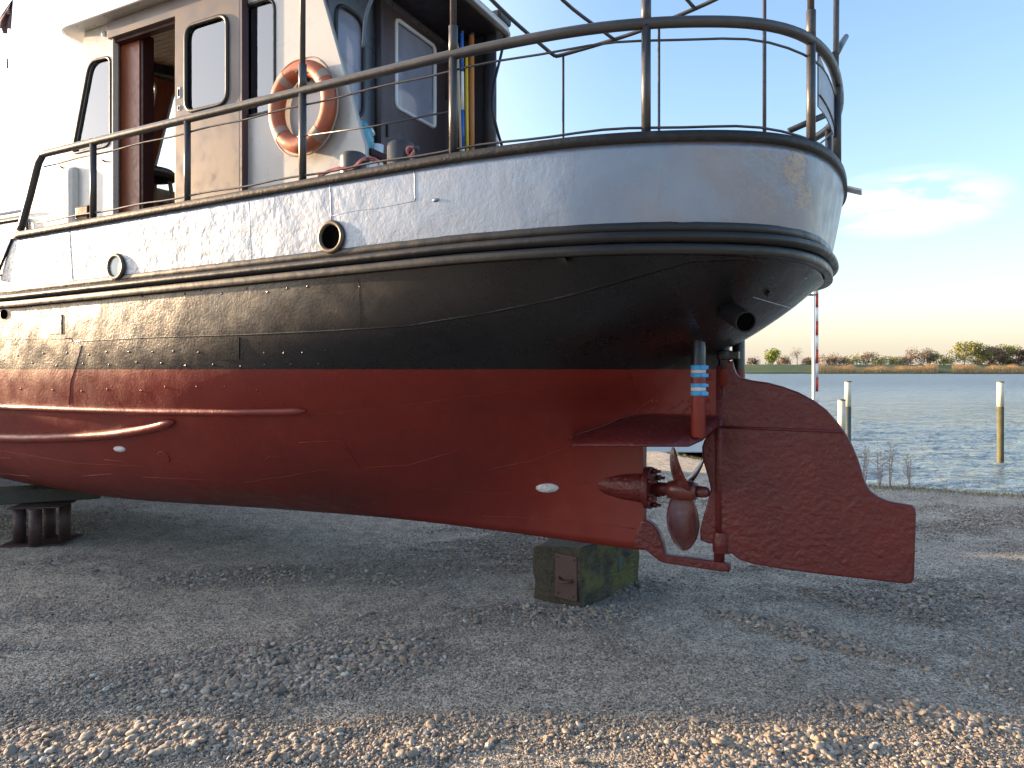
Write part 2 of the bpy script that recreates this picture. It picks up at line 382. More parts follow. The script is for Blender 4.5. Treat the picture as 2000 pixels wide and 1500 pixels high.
def Wk(s): return np.interp(s, WKs, WKw)
SKN = WKs[0]
def zk(s): return 2.14 + float(sheer(s))
def zbot(s):
    if s < 0: return min(float(pchip([-.70, -.62, -.56, -.40, -.12, 0], [2.14, 2.135, 2.10, 1.955, 1.765, 1.71], s)), zk(s)-.001)
    return float(pchip([0, .45, 1.5, 2.5, 4, 6, 9, 11.3], [.435, .435, .455, .475, .48, .49, .56, 1.4], s))
TS = [0, .25, .5, 1, 1.6, 2.4, 3.4, 5, 8, 11.3]
TZ = [.44, .5, .6, .75, 1.0, 1.3, 1.6, 1.85]
TW = [[.03]*3+[.035, .05, .09, .18, .34, .2, 0],
      [.03]*3+[.04, .06, .14, .30, .60, .3, 0],
      [.03, .03, .03, .05, .10, .27, .54, .86, .48, 0],
      [.03, .03, .032, .075, .20, .50, .84, 1.06, .68, .0],
      [.03, .03, .036, .15, .42, .80, 1.06, 1.20, .88, .0],
      [.03, .03, .055, .38, .77, 1.06, 1.23, 1.31, 1.02, .02],
      [.03, .12, .42, .86, 1.12, 1.27, 1.345, 1.365, 1.15, .03],
      [.66, .86, 1.02, 1.20, 1.31, 1.355, 1.37, 1.375, 1.22, .05]]
def col_at(s):
    return [float(pchip(TS, row, s)) for row in TW] + [float(Wk(s))]
_cc = {}
def W(s, z):
    if s < 0:
        zb, zt = zbot(s), zk(s); t = min(max((z-zb)/(zt-zb), 0), 1); return float(Wk(s))*t**.62+.03*(t > 0)*max(0, 1+s/.15)*(1-t)
    if z < 1.3001 and s < .46: return .03 if s < .4 else .05
    k = round(s, 4)
    if k not in _cc: _cc[k] = col_at(s)
    v = float(pchip(TZ+[zk(s)], _cc[k], z))
    if s < .6:
        zt = zk(s); t = min(max((z-1.71)/(zt-1.71), 0), 1); c = .03+(float(Wk(s))-.03)*t**.62; f = s/.6; f = f*f*(3-2*f); v = c*(1-f)+v*f
    return v
# analytic slice at s=0 must meet the counter
def frame(s, zlo, n=34):
    zt = zk(s); out = [(s, 0, zlo)]
    for i in range(n+1):
        t = i/n; t = t**1.5 if s < 0 else t
        z = zlo+(zt-zlo)*t; out.append((s, W(s, z), z))
    return out
hb = MB()
aft = [SKN+.001+(0-SKN-.001)*(1-math.cos(math.pi*.5*i/22)) for i in range(23)]
aft[-1] = -1e-4
apt = [0, .05, .1, .15, .2, .25, .3, .36, .42, .47]
mainl = list(np.r_[np.linspace(.47, 3, 40), np.linspace(3.08, 6.5, 50), np.linspace(6.7, 11.28, 24)])
for sg in (1, -1):
    def mir(rows): return [[(a, b*sg, c) for a, b, c in r] for r in rows]
    hb.grid(mir([frame(s, zbot(s)) for s in aft]))
    r0 = frame(0, 1.30); 
    hb.grid(mir([[(0, 0, 1.30)]+[(0, W(0, 1.3+(zk(0)-1.3)*i/34), 1.3+(zk(0)-1.3)*i/34) for i in range(35)]] + [frame(s, 1.30) for s in apt[1:]]))
    hb.grid(mir([frame(s, zbot(s)) for s in mainl]))
# closing faces: stern post and fore side of the propeller aperture
hb.add([(.47, -.032, zbot(.47)), (.47, .032, zbot(.47)), (.47, .036, 1.0), (.47, .05, 1.3), (.47, -.05, 1.3), (.47, -.036, 1.0)], [(0, 1, 2, 3, 4, 5)], False)
hb.add([(0, -.03, 1.3), (0, .03, 1.3), (0, .03, 1.7), (0, -.03, 1.7)], [(0, 1, 2, 3)], False)
def HP(x, y, push=0.):
    """point where the sight line through a photo position meets the hull plating (used to read the plating's own details)"""
    k = (x-1000)/FPX; kz = (HY-y)/FPX
    def at(Y):
        X = k*Y; dx, dy = X-AX, Y-AY; return (-CT*dx+ST*dy, -ST*dx-CT*dy, CAMZ+kz*Y)
    Y = 2.6; last = Y
    while Y < 9:
        s, w_, z = at(Y)
        if s > SKN and z > zbot(s)-.02 and z < zk(s)+.02 and w_ < W(s, z): break
        last = Y; Y += .02
    lo, hi = last, Y
    for _ in range(16):
        m = (lo+hi)/2; s, w_, z = at(m)
        if s > SKN and z > zbot(s)-.02 and w_ < W(s, z): hi = m
        else: lo = m
    s, w_, z = at(lo)
    return Vector((s, w_+push, z))
def HN(p):
    e = .03; s, z = p[0], p[2]
    a = Vector((2*e, W(s+e, z)-W(max(s-e, SKN+.01), z), 0)); b = Vector((0, W(s, min(z+e, zk(s)))-W(s, z-e), 2*e)); n = a.cross(b)
    if n.y < 0: n = -n
    return n.normalized()
def seam(px, r=.0028, dense=5):
    pts = []
    for i in range(len(px)-1):
        for k in range(dense):
            t = k/dense; pts.append(HP(px[i][0]*(1-t)+px[i+1][0]*t, px[i][1]*(1-t)+px[i+1][1]*t))
    pts.append(HP(*px[-1])); hb.tube([p+Vector((0, .0005, random.uniform(-.001, .001))) for p in pts], r, 6)
seam([(585, 864), (668, 861), (703, 914), (800, 908), (897, 879), (948, 918), (1040, 900), (1120, 868)], .0035)
seam([(1120, 868), (1200, 838), (1278, 776)], .0035)
seam([(940, 1008), (1040, 1012), (1140, 1020), (1240, 1032)], .003)
seam([(1060, 940), (1110, 947), (1150, 942)], .003)
seam([(470, 943), (560, 930), (640, 915)], .002)
seam([(160, 930), (228, 925)], .0028); seam([(280, 932), (420, 938)], .002); seam([(0, 925), (60, 930)], .0028)
seam([(205, 898), (250, 902)], .0028); seam([(0, 895), (20, 895)], .0028)
seam([(518, 898), (530, 890), (548, 893), (558, 900)], .0025)
seam([(160, 675), (150, 710), (138, 745), (135, 790)], .003)
seam([(600, 812), (760, 795), (960, 768), (1130, 752)], .0012); seam([(0, 640+240), (150, 905), (300, 912)], .0012)
seam([(700, 545), (705, 640)], .0012); seam([(1325, 520), (1325, 620)], .0012)
seam([(1000, 965), (900, 960), (800, 950)], .0015)
# lapped plate edges: long strakes standing 5 mm proud
def lap(px, dz, th=.006):
    pts = []
    for i in range(len(px)-1):
        for k in range(10):
            t = k/10; pts.append(HP(px[i][0]*(1-t)+px[i+1][0]*t, px[i][1]*(1-t)+px[i+1][1]*t))
    pts.append(HP(*px[-1])); rows = []
    for p in pts:
        n = HN(p); q = Vector((p.x, W(p.x, p.z+dz), p.z+dz)); n2 = HN(q)
        rows.append([p-n*.004, p+n*th, q+n2*th*.2-n2*.002, q-n2*.004])
    hb.grid([[tuple(v) for v in r] for r in rows])
lap([(0, 662), (140, 662), (142, 668), (300, 660), (480, 655), (640, 648), (800, 638), (960, 612), (1100, 583), (1270, 535), (1350, 512), (1440, 508), (1560, 518)], .010, .0025)
# rivets
for x0, x1, yy, n in ((30, 600, 583, 15), (40, 640, 690, 15), (60, 620, 712, 12), (40, 500, 760, 9)):
    for i in range(n):
        x = x0+(x1-x0)*i/(n-1)+random.uniform(-6, 6); y = yy-(x-x0)*.035*(yy < 600)+random.uniform(-5, 5)
        p = HP(x, y); nn = HN(p); hb.sphere(p, .009, 8, 5, (1, 1, .4), nn.to_track_quat('Z', 'Y').to_matrix())
for i in range(46):                        # rivets on the dead wood beside the stern post
    a = random.random()
    s = random.choice((random.uniform(.04, .1), random.uniform(.02, .42))); z = random.uniform(1.33, 1.40) if s > .11 else random.uniform(1.33, 1.58)
    if W(s, z) < .09: hb.sphere((s, W(s, z)+.0005, z), .010, 8, 5, (1, .5, 1))
hull = hb.build('hull', M['hull'], boat, merge=True)

def sweep(mb, prof, d=0., i0=0, i1=NN, closedprof=True, sh=True, k=0.):
    o = {}; rows = []
    for i in range(i0, i1):
        r = []
        for dd, z in (prof+[prof[0]] if closedprof else prof):
            p = OL[i]+NM[i]*(d+dd-k*INS[i]); r.append((p[0], p[1], z+(float(sheer(OL[i][0])) if sh else 0)))
        rows.append(r)
    mb.grid(rows); return mb
idx = lambda s: int(np.argmin(np.abs(OL[:half, 0]-s)))
IB = idx(4.98); IBe = NN-1-IB
ZG = 2.70
# bulwark (silver), outer and inner skin; leans in slightly towards the rub rail
bw = MB(); rows = []
for i in range(NN):
    s = OL[i][0]; top = ZG-.045
    if s > 4.98: top = max(2.345, ZG-.035-(s-4.98)*1.75)
    r = []
    for k in range(13):
        t = k/12; z = 2.225+(top-2.225)*t; d = -.028+.028*((z-2.225)/(.44))**.8-.055*INS[i]*max(0, 1-(z-2.225)/.44)
        p = OL[i]+NM[i]*d; r.append((p[0], p[1], z+float(sheer(s))))
    for z, d in ((top, -.012-.0), (2.26, -.045)):
        p = OL[i]+NM[i]*(d-.075*INS[i] if z != top else -.016); r.append((p[0], p[1], z+float(sheer(s))))
    rows.append(r)
bw.grid(rows)
def BP(x, y):                              # bulwark point for a photo position
    z = 2.45
    for _ in range(12):
        k = (x-1000)/FPX; kz = (HY-y)/FPX; best = None
        for i in range(20, half+40):
            p = OL[i]+NM[i]*(-.012); X = AX-CT*p[0]-ST*p[1]; Y = AY+ST*p[0]-CT*p[1]; e = abs(X/Y-k)
            if Y < 7 and (best is None or e < best[0]) and NM[i][1] > -.2: best = (e, i, Y)
        break
    i = best[1]; z = CAMZ+kz*best[2]; p = OL[i]+NM[i]*(-.055*INS[i]*max(0, 1-(z-2.225)/.44)-.028+.028*max(0, (z-2.225-float(sheer(OL[i][0])))/.44)**.8); return Vector((p[0], p[1], z)), Vector((NM[i][0], NM[i][1], 0)), i
def bseam(x0, y0, x1, y1, r=.003):
    a, n, _ = BP(x0, y0); pts = []
    for k in range(9):
        t = k/8; pts.append(BP(x0+(x1-x0)*t, y0+(y1-y0)*t)[0]+Vector((random.uniform(-.002, .002), 0, 0)))
    bw.tube(pts, r, 6)
bseam(655, 352, 655, 432); bseam(818, 333, 818, 392); bseam(140, 450, 140, 545); bseam(25, 520, 138, 508, .002); bseam(640, 422, 818, 393, .0015); bseam(490, 395, 490, 525, .0015)
bulwark = bw.build('bulwark', M['silver'], boat)
cp = MB(); sweep(cp, [(.014, ZG-.050), (.014, ZG-.004), (.008, ZG), (-.07, ZG), (-.074, ZG-.006), (-.07, ZG-.05)], 0, IB, IBe+1)
for i in (IB, IBe):
    o = OL[i]; r = [(*(OL[i]+NM[i]*d), z+float(sheer(OL[i][0]))) for d, z in [(.014, ZG-.050), (.014, ZG-.004), (.008, ZG), (-.07, ZG), (-.074, ZG-.006), (-.07, ZG-.05)]]
    cp.add(r, [tuple(range(6))], False)
cap = cp.build('gunwale_cap', M['cap'], boat)
# slanted end edge of the bulwark
a = Vector((*(OL[IB]), ZG-.03+float(sheer(4.98)))); b_ = Vector((*(OL[idx(5.18)]), 2.36+float(sheer(5.1))))
MB().tube([a, b_], .010, 8).build('bulwark_end_bead', M['cap'], boat)
# paint margin, half-round fender and flat strake
def arc(cx, cz, r, n=10, a0=-90, a1=90, sx=1.):
    return [(cx+r*sx*math.cos(R(a0+(a1-a0)*i/n)), cz+r*math.sin(R(a0+(a1-a0)*i/n))) for i in range(n+1)]
mg = MB(); _rr = []
for i in range(NN):
    jag = .004*(mnoise.noise(Vector((i*.9, 0, 0)))+.6*mnoise.noise(Vector((i*.17, 5, 0)))); zt_ = 2.286+jag
    _rr.append([(*(OL[i]+NM[i]*(d_-.05*INS[i])), z_+float(sheer(OL[i][0]))) for d_, z_ in [(-.06, 2.235), (-.012, 2.235), (-.013, zt_-.003), (-.016, zt_), (-.06, zt_), (-.06, 2.235)]])
mg.grid(_rr); mg.build('sheer_strake', M['black'], boat)
fe = MB(); sweep(fe, arc(-.012, 2.216, .026, 12, sx=1.25)+[(-.05, 2.242), (-.05, 2.19)], k=.052); fe.build('half_round_fender', M['black'], boat)
st = MB(); sweep(st, [(-.06, 2.135), (-.006, 2.137), (-.002, 2.141), (-.002, 2.183), (-.006, 2.187), (-.06, 2.189)], k=.062); st.build('rubbing_strake', M['black'], boat)
# deck
dk = MB(); o = OL+NM*(-.05-.075*INS)[:, None]; vs = [(p[0], p[1], 2.27+float(sheer(p[0]))) for p in o]
dk.add([(p[0], p[1], 2.27+float(sheer(p[0]))) for p in o[:half]]+[(p[0], -p[1], 2.27+float(sheer(p[0]))) for p in o[:half]], [(i, i+1, half+i+1, half+i) for i in range(half-1)], False)
M['deck'] = paint('deck_grey', (.12, .12, .125), (.16, .155, .15), .7, bumps=((60, .4, .004),))
dk.build('deck', M['deck'], boat)
# bilge keels
def barpx(px, r, name):
    pts = bez([HP(*p) for p in px], 6); n = len(pts); pts = [p+HN(p)*r*.25 for p in pts]
    rs = [r]*n; rs[0] = r*.35; rs[1] = r*.8; rs[-1] = r*.35; rs[-2] = r*.8
    return MB().tube(pts, rs, 12).build(name, M['hull'], boat)
barpx([(-60, 790), (10, 794), (150, 799), (300, 803), (450, 804), (540, 803), (598, 801)], .026, 'bilge_keel')
barpx([(-60, 853), (40, 855), (130, 853), (220, 847), (290, 836), (342, 822)], .036, 'bilge_keel')
# doubler plates
def hullplate(px, name='doubler_plate', th=.006):
    rows = []; (x0, y0), (x1, y1) = px; n = 6
    mb = MB()
    g = [[HP(x0+(x1-x0)*i/n, y0+(y1-y0)*j/n) for j in range(n+1)] for i in range(n+1)]
    outr = [[tuple(p+HN(p)*th) for p in r] for r in g]; inn = [[tuple(p-HN(p)*.01) for p in r] for r in g]
    mb.grid(outr); 
    for a, b in ((outr[0], inn[0]), (outr[-1], inn[-1]), ([r[0] for r in outr], [r[0] for r in inn]), ([r[-1] for r in outr], [r[-1] for r in inn])): 
        mb.grid([a, b])
    for f in range(len(mb.sm)): mb.sm[f] = False
    return mb.build(name, M['hull'], boat)
hullplate(((92, 614), (121, 652))); hullplate(((424, 658), (468, 702)))
# sacrificial anodes
for (x, y) in ((234, 877), (1069, 953)):
    p = HP(x, y); n = HN(p); rot = Matrix.Rotation(0, 3, 'Z')
    t = Vector((1, 0, 0)); t = (t-n*t.dot(n)).normalized(); b2 = n.cross(t); rm = Matrix((t, b2, n)).transposed()
    sz = .060 if x < 500 else .082
    mb = MB(); mb.sphere(p, sz, 16, 10, (1, .42, .28), rm); o = mb.build('anode', M['zinc'], boat); o['label'] = 'pale zinc anode'
# round plug plate
p = HP(320, 892); n = HN(p); MB().cyl(p-n*.01, p+n*.006, .05, 24, bev=.004).build('plug_plate', M['hull'], boat)
# portholes through the bulwark
def port(x, y, r, name, glassed):
    p, n, i = BP(x, y); t = Vector((n.y, -n.x, 0)); up = Vector((0, 0, 1)); p = p+n*.004
    ring = MB(); ring.tube([p+(t*math.cos(q)+up*math.sin(q))*r+n*.004 for q in np.linspace(0, 2*math.pi, 33)[:-1]], .0145, 8, closed=True)
    ring.tube([p+(t*math.cos(q)+up*math.sin(q))*(r-.002)-n*.01 for q in np.linspace(0, 2*math.pi, 33)[:-1]], .012, 8, closed=True)
    o = ring.build(name, M['brass'], boat)
    d = MB(); d.cyl(p-n*.03, p+n*(.0035 if not glassed else .0035), r, 32); d.build('opening' if not glassed else 'pane', M['holeblack'] if not glassed else M['portglass'], o)
    return o
M['brass'] = paint('weathered_rim', (.13, .10, .07), (.06, .05, .04), .45, ns=20, metal=.4)
M['holeblack'] = paint('dark_opening', (.002, .002, .002), (.003, .003, .003), .9, spec=0, bumps=None)
M['portglass'] = paint('pale_port_glass', (.38, .45, .47), (.30, .36, .38), .12, ns=2, bumps=None)
port(639, 463, .080, 'freeing_port', False); port(227, 521, .078, 'porthole', True)
p = HP(8, 614); MB().tube([p+Vector((math.cos(q)*.03, .004, math.sin(q)*.03)) for q in np.linspace(0, 6.283, 17)[:-1]], .008, 6, closed=True).cyl(p+Vector((0, -.02, 0)), p+Vector((0, .003, 0)), .03, 16).build('drain_hole', M['holeblack'], boat)
p, n, _ = BP(859, 391); mb = MB(); mb.sphere(p, .022, 12, 8, (1, .5, .45)); mb.build('overflow_lip', M['silver'], boat)
# ---- underwater gear
cp0 = lambda x, y: PW(x, y, 0)
def centre_plate(name, px, th, mat, parent, bev=.006, sm=0):
    pts = [(cp0(x, y)[0], cp0(x, y)[2]) for x, y in px]
    if sm: pts = [(v.x, v.y) for v in bez([(a, b, 0) for a, b in pts], sm, True)]
    return plate(name, pts, [], th, lambda a, b, d: (a, d, b), mat, parent, bev)
rud_px = [(1413, 738), (1416, 712), (1421, 705), (1431, 705), (1434, 716), (1438, 728), (1445, 737), (1470, 743), (1500, 747), (1530, 755), (1560, 766), (1590, 782), (1615, 801), (1634, 822), (1652, 846), (1664, 868), (1675, 893),
          (1684, 922), (1691, 943), (1700, 958), (1714, 969), (1738, 979), (1762, 983), (1780, 986), (1788, 993), (1789, 1003), (1787, 1070), (1785, 1128), (1780, 1137), (1770, 1139), (1700, 1131), (1600, 1120),
          (1520, 1109), (1470, 1100), (1445, 1092), (1430, 1080), (1400, 1084), (1398, 1062), (1383, 1060), (1369, 1054), (1368, 1035), (1374, 1010), (1383, 980), (1389, 955), (1385, 935),
          (1379, 915), (1373, 895), (1372, 872), (1377, 858), (1386, 846), (1402, 836), (1407, 820), (1410, 780)]
rudder = centre_plate('rudder', rud_px, .05, M['red'], boat, .012)
a = cp0(1404, 836); b_ = cp0(1652, 848)
MB().tube([(a[0], .024, 1.245), (b_[0]+.01, .026, 1.243)], .009, 8).tube([(a[0], -.024, 1.245), (b_[0]+.01, -.026, 1.243)], .009, 8).build('stiffener', M['red'], rudder)
MB().cyl((0, 0, .42), (0, 0, 1.62), .033, 20).build('rudder_tube', M['red'], rudder)
MB().cyl((-.012, 0, .47), (-.012, 0, .60), .052, 20, bev=.008).build('pintle_boss', M['red'], rudder)
stk = MB().cyl((-.03, 0, 1.50), (-.03, 0, 1.86), .034, 20); stk.build('rudder_stock', M['hull'], boat)
MB().cyl((-.03, 0, 1.655), (-.03, 0, 1.715), .05, 20, bev=.008).box((-.09, .0, 1.685), (.06, .07, .045)).box((.05, 0, 1.685), (.12, .06, .05)).build('stock_bearing', M['black'], boat, .004)
MB().cyl((0, 0, .375), (0, 0, .47), .026, 16).build('pintle', M['red'], boat)
centre_plate('skeg_shoe', [(1235, 1066), (1262, 1072), (1290, 1094), (1300, 1098), (1400, 1113), (1426, 1115), (1427, 1099), (1405, 1095), (1302, 1082), (1297, 1060), (1290, 1040), (1280, 1024), (1266, 1015), (1255, 1015)], .07, M['red'], boat, .012)
# propeller skirt plates each side, sloping down and outwards
def skirt(sg):
    fore = Vector((.93, W(.93, 1.135)*1.0, 1.135)); mb = MB()
    inner = [Vector((.90, W(.90, 1.15)-.02, 1.15)), Vector((.62, .06, 1.27)), Vector((.5, .035, 1.31)), Vector((.25, .02, 1.31)), Vector((.02, .02, 1.31)), Vector((-.005, .02, 1.30))]
    outer = [Vector(PZ(1118, 868, 1.150)), Vector(PZ(1200, 868, 1.166)), Vector(PZ(1270, 868, 1.172)), Vector(PZ(1345, 868, 1.175)), Vector(PZ(1372, 856, 1.195)), Vector(PZ(1402, 830, 1.265))]
    def mid(a, b, t):
        p = a*(1-t)+b*t; p.z += .03*math.sin(math.pi*t); return p
    rows_t = [[mid(a, b, k/6) for k in range(7)] for a, b in zip(inner, outer)]
    rows_b = [[p-Vector((0, 0, .014)) for p in r] for r in rows_t]
    f = lambda r: [(p.x, p.y*sg, p.z) for p in r]
    mb.grid([f(r) for r in rows_t]); mb.grid([f(r) for r in rows_b]); mb.grid([f([r[-1] for r in rows_t]), f([r[-1] for r in rows_b])]); mb.grid([f(rows_t[-1]), f(rows_b[-1])])
    mb.tube(f([Vector((.93, W(.93, 1.14), 1.14)), Vector((.85, W(.85, 1.18)+.0, 1.18)), Vector((.7, .15, 1.235)), Vector((.6, .085, 1.285)), Vector((.5, .05, 1.315))]), .008, 8)
    return mb.build('propeller_skirt', M['red'], boat)
skirt(1); skirt(-1)
# overboard tubes with masking tape
for sg in (1, -1):
    q = PZ(1357, 852, 1.20) if sg > 0 else (.02, -.25, 1.2)
    tx, ty = (.10, .33*sg)
    k = (1364-1000)/FPX
    s_ = (AX-ST*ty-k*(AY-CT*ty))/(CT+ST*k); 
    if sg > 0: tx = s_
    else: tx = -.06
    o = MB().cyl((tx, ty, 1.205), (tx, ty, 1.82), .041, 24, bev=.004); o = o.build('overboard_tube', M['tube'] if 'tube' in M else M['hull'], boat)
    if sg > 0:
        for i, (y0, y1, c) in enumerate(((713, 722, 'tape'), (722, 729, 'tapewhite'), (729, 737, 'tape'), (749, 756, 'tape'), (756, 764, 'tapewhite'), (764, 773, 'tape'))):
            Yd = AY+ST*tx-CT*ty-.04; z0 = CAMZ+(HY-y0)/FPX*Yd; z1 = CAMZ+(HY-y1)/FPX*Yd
            mb = MB(); seg = 28; r_ = .0425+.001*(c == 'tape')
            mb.cyl((tx, ty, z0), (tx, ty, z1), r_, seg)
            if c == 'tape': mb.box((tx-.045, ty+.035, (z0+z1)/2), (.04, .002, (z0-z1)*.8), Matrix.Rotation(.5, 3, 'Z'))
            mb.build('tape_band', M[c], o)
# exhaust pipe below the counter
p = HP(1420, 606)
_q = Vector(PS(1457, 629, p.x-.13)); d = (_q-p).normalized(); print('pipe', p, _q)
ex = MB(); a1 = _q; a0 = p-d*.12; _l2 = (a1-a0).length
ex.tube([a0, a1], .054, 28, caps=False); ex.tube([a1-d*.06, a1], .048, 28, caps=False)
_u = d.orthogonal().normalized(); _v = d.cross(_u); _rg = lambda r: [tuple(a1+(_u*math.cos(q)+_v*math.sin(q))*r) for q in np.linspace(0, 2*math.pi, 29)]
_f0 = len(ex.f); ex.grid([_rg(.048), _rg(.054)]); 
for _i in range(_f0, len(ex.f)): ex.sm[_i] = False
exo = ex.build('exhaust_pipe', M['black'], boat)
MB().cyl(a1-d*.012, a1-d*.03, .0482, 28).build('pipe_bore', M['holeblack'], exo)
p = HP(1499, 572); MB().cyl(p, p+HN(p)*.02, .014, 12).build('drain_stub', M['black'], boat)
hbx = MB(); pts = [HP(1470+x*7.5, 580+x*2.2) for x in range(0, 11)]; hbx.tube([p+HN(p)*.001 for p in pts], .0035, 6).build('weld_bead', M['silver'], boat)
# stern tube, shaft, propeller
SH = cp0(1330, 957)[2]
bs = MB(); n = 20
prof = [(.86, .02), (.80, .05), (.72, .075), (.62, .09), (.52, .098), (.47, .10), (.455, .10)]
bs.tube([(a, 0, SH+.0) for a, r in prof], [r for a, r in prof], 28); stt = bs.build('stern_tube_boss', M['red'], boat)
fl = MB().cyl((.462, 0, SH), (.42, 0, SH), .135, 32, bev=.006); fo = fl.build('flange', M['red'], stt)
for k in range(6):
    q = 2*math.pi*(k+.5)/6; c = Vector((.41, math.cos(q)*.108, SH+math.sin(q)*.108))
    MB().cyl(c+Vector((.01, 0, 0)), c-Vector((.018, 0, 0)), .02, 6).cyl(c, c-Vector((.045, 0, 0)), .010, 10).build('bolt', M['red'], stt)
MB().cyl((.45, 0, SH), (.20, 0, SH), .040, 24).build('shaft', M['red'], boat)
HC = cp0(1333, 957)[0]
prop = MB().tube([(HC+.095, 0, SH), (HC+.09, 0, SH), (HC+.03, 0, SH), (HC-.06, 0, SH), (HC-.09, 0, SH)], [.045, .056, .065, .062, .052], 28).build('propeller', M['redsmooth'], boat)
MB().tube([(HC-.088, 0, SH), (HC-.11, 0, SH), (HC-.15, 0, SH), (HC-.165, 0, SH), (HC-.17, 0, SH)], [.038, .040, .038, .028, .012], 6).build('shaft_nut', M['redsmooth'], prop)
def blade(ang):
    mb = MB(); rowsA = []; rowsB = []
    Rr = .37; NR = 16; NC = 10
    for i in range(NR+1):
        t = math.sin(i/NR*math.pi/2); r = .05+(Rr-.05)*t
        ch = .088*(math.sin(math.pi*min(1, (t*.86+.12)))**.55) if t < 1 else .004
        cf = lambda q: .07+.075*math.sin(math.pi*q*.72)
        ch = cf(t) if t < .6 else cf(.6)*math.sqrt(max(0, 1-((t-.6)/.4)**2.4))+.001
        pitch = R(50-29*t)                 # angle of the chord to the disc plane
        th = .014*(1-t)+.003
        ra, rb = [], []
        for k in range(NC+1):
            u_ = -1+2*k/NC; x = ch*u_; tt = th*(1-u_*u_)+.0008
            cam_ = .012*(1-u_*u_)
            # tangential / axial components
            for lst, sgn in ((ra, 1), (rb, -1)):
                ax = x*math.sin(pitch)+(cam_+sgn*tt/2)*math.cos(pitch)-.03*t
                tg = x*math.cos(pitch)-(cam_+sgn*tt/2)*math.sin(pitch)
                phi = ang+tg/max(r, .07)*.92
                lst.append((HC+ax, r*math.cos(phi), SH+r*math.sin(phi)))
        rowsA.append(ra); rowsB.append(rb)
    mb.grid(rowsA); mb.grid(rowsB, flip=True)
    mb.grid([[r[0] for r in rowsA], [r[0] for r in rowsB]]); mb.grid([[r[-1] for r in rowsA], [r[-1] for r in rowsB]]); mb.grid([rowsA[-1], rowsB[-1]])
    return mb.build('blade', M['redsmooth'], prop)
for a in (-76, 44, 164): blade(R(a))

# ---- rails
rail = MB(); IR = idx(4.62); pts = []
for i in range(IR, NN-IR, 1):
    p = OL[i]+NM[i]*(-.03); pts.append((p[0], p[1], 3.215+float(sheer(OL[i][0]))*.4))
fp = PW(100, 302, 1.37); 
e0 = [(4.93, 1.37, 2.655), (4.90, 1.37, 2.70), (4.80, 1.37, 2.90), (4.72, 1.37, 3.08), (4.69, 1.37, 3.14), (4.65, 1.37, 3.18)]
e1 = [(a, -b, c) for a, b, c in e0][::-1]
rail.tube(e0+pts+e1, .0265, 14); railo = rail.build('top_rail', M['rail'], boat)
def follow(i0, i1, d, z, r, name, par):
    return MB().tube([(*(OL[i]+NM[i]*d), z+float(sheer(OL[i][0]))*.6+.004*math.sin(i*.6)) for i in range(i0, i1, 2)], r, 8).build(name, M['rail'], par)
follow(IR, NN-IR, -.045, 3.142, .006, 'under_rail_rod', boat)
follow(idx(4.7), NN-IR, -.03, ZG+.028, .0065, 'lower_rod', boat)
poles = []
for x, ext in ((182, 0), (366, 0), (591, 1), (885, 1), (1262, 1), (1584, 1)):
    fi_ = np.linspace(IB, half-6, 6000); qx = np.interp(fi_, np.arange(NN), OL[:, 0]-NM[:, 0]*.03); qy = np.interp(fi_, np.arange(NN), OL[:, 1]-NM[:, 1]*.03)
    j_ = int(np.argmin(np.abs((AX-CT*qx-ST*qy)/(AY+ST*qx-CT*qy)-(x-1000)/FPX))); p = (float(qx[j_]), float(qy[j_])); sh_ = float(sheer(p[0]))
    so = MB().cyl((p[0], p[1], ZG+sh_-.005), (p[0], p[1], 3.2), .022 if x != 366 else .021, 14).build('stanchion', M['rail'], boat)
    so2 = MB().cyl((p[0], -p[1], ZG+sh_-.005), (p[0], -p[1], 3.2), .022, 14).build('stanchion', M['rail'], boat)
    if ext:
        MB().cyl((p[0], p[1], 3.2), (p[0], p[1], 3.36), .0235, 14).cyl((p[0], p[1], 3.3), (p[0]+.02, p[1]-.03, 5.2), .0165, 12).build('awning_post', M['rail'], boat)
a = next(i for i in range(half-40, NN) if OL[i][1] < .12)
p = OL[a]-NM[a]*.03; MB().cyl((p[0], p[1], ZG), (p[0], p[1], 3.2), .021, 14).build('stanchion', M['rail'], boat)
MB().cyl((-.63, -.47, 2.6), (-.645, -.47, 5.2), .018, 12).build('awning_post', M['rail'], boat)
mb = MB().cyl(PS(1630, 108, -.63), PS(1652, 72, -.63), .024, 14); mb.build('flagstaff_socket', M['rail'], boat)
# wire between two stanchions
MB().tube([(1.05+.0, 1.385, 2.925), (1.6, 1.39, 2.922), (2.12, 1.39, 2.945)], .005, 8).build('mid_wire', M['rail'], boat)
# awning frame over the after deck (starboard uprights, side tube and bows)
stb = [(1.70, -1.36, 4.40), (1.63, -1.38, 4.405), (1.15, -1.38, 4.44), (.76, -1.36, 4.48), (.25, -1.33, 4.57), (-.1, -1.2, 4.63), (-.4, -.95, 4.68)]
fr = MB().tube(bez(stb, 5), .017, 10)
fr.tube(bez([(1.70, -1.36, 4.40), (1.74, -1.25, 4.43), (1.86, -.7, 4.53), (1.95, 0, 4.66), (1.86, .7, 4.66), (1.7, 1.33, 4.6)], 6), .017, 10)
fr.tube(bez([(1.15, -1.38, 4.44), (1.34, -.7, 4.51), (1.4, 0, 4.6)], 5), .015, 10)
fr.tube(bez([(.45, -1.35, 4.53), (.6, -.7, 4.62), (.7, 0, 4.7)], 5), .015, 10)
fr.build('awning_frame', M['rail'], boat)
for x, wv, zt in ((1100, -1.38, 4.41), (1287, -1.38, 4.47)):
    p = PW(x, 200, wv); MB().cyl((p[0], wv, 2.6), (p[0], wv, zt), .0115, 10).build('awning_upright', M['rail'], boat)
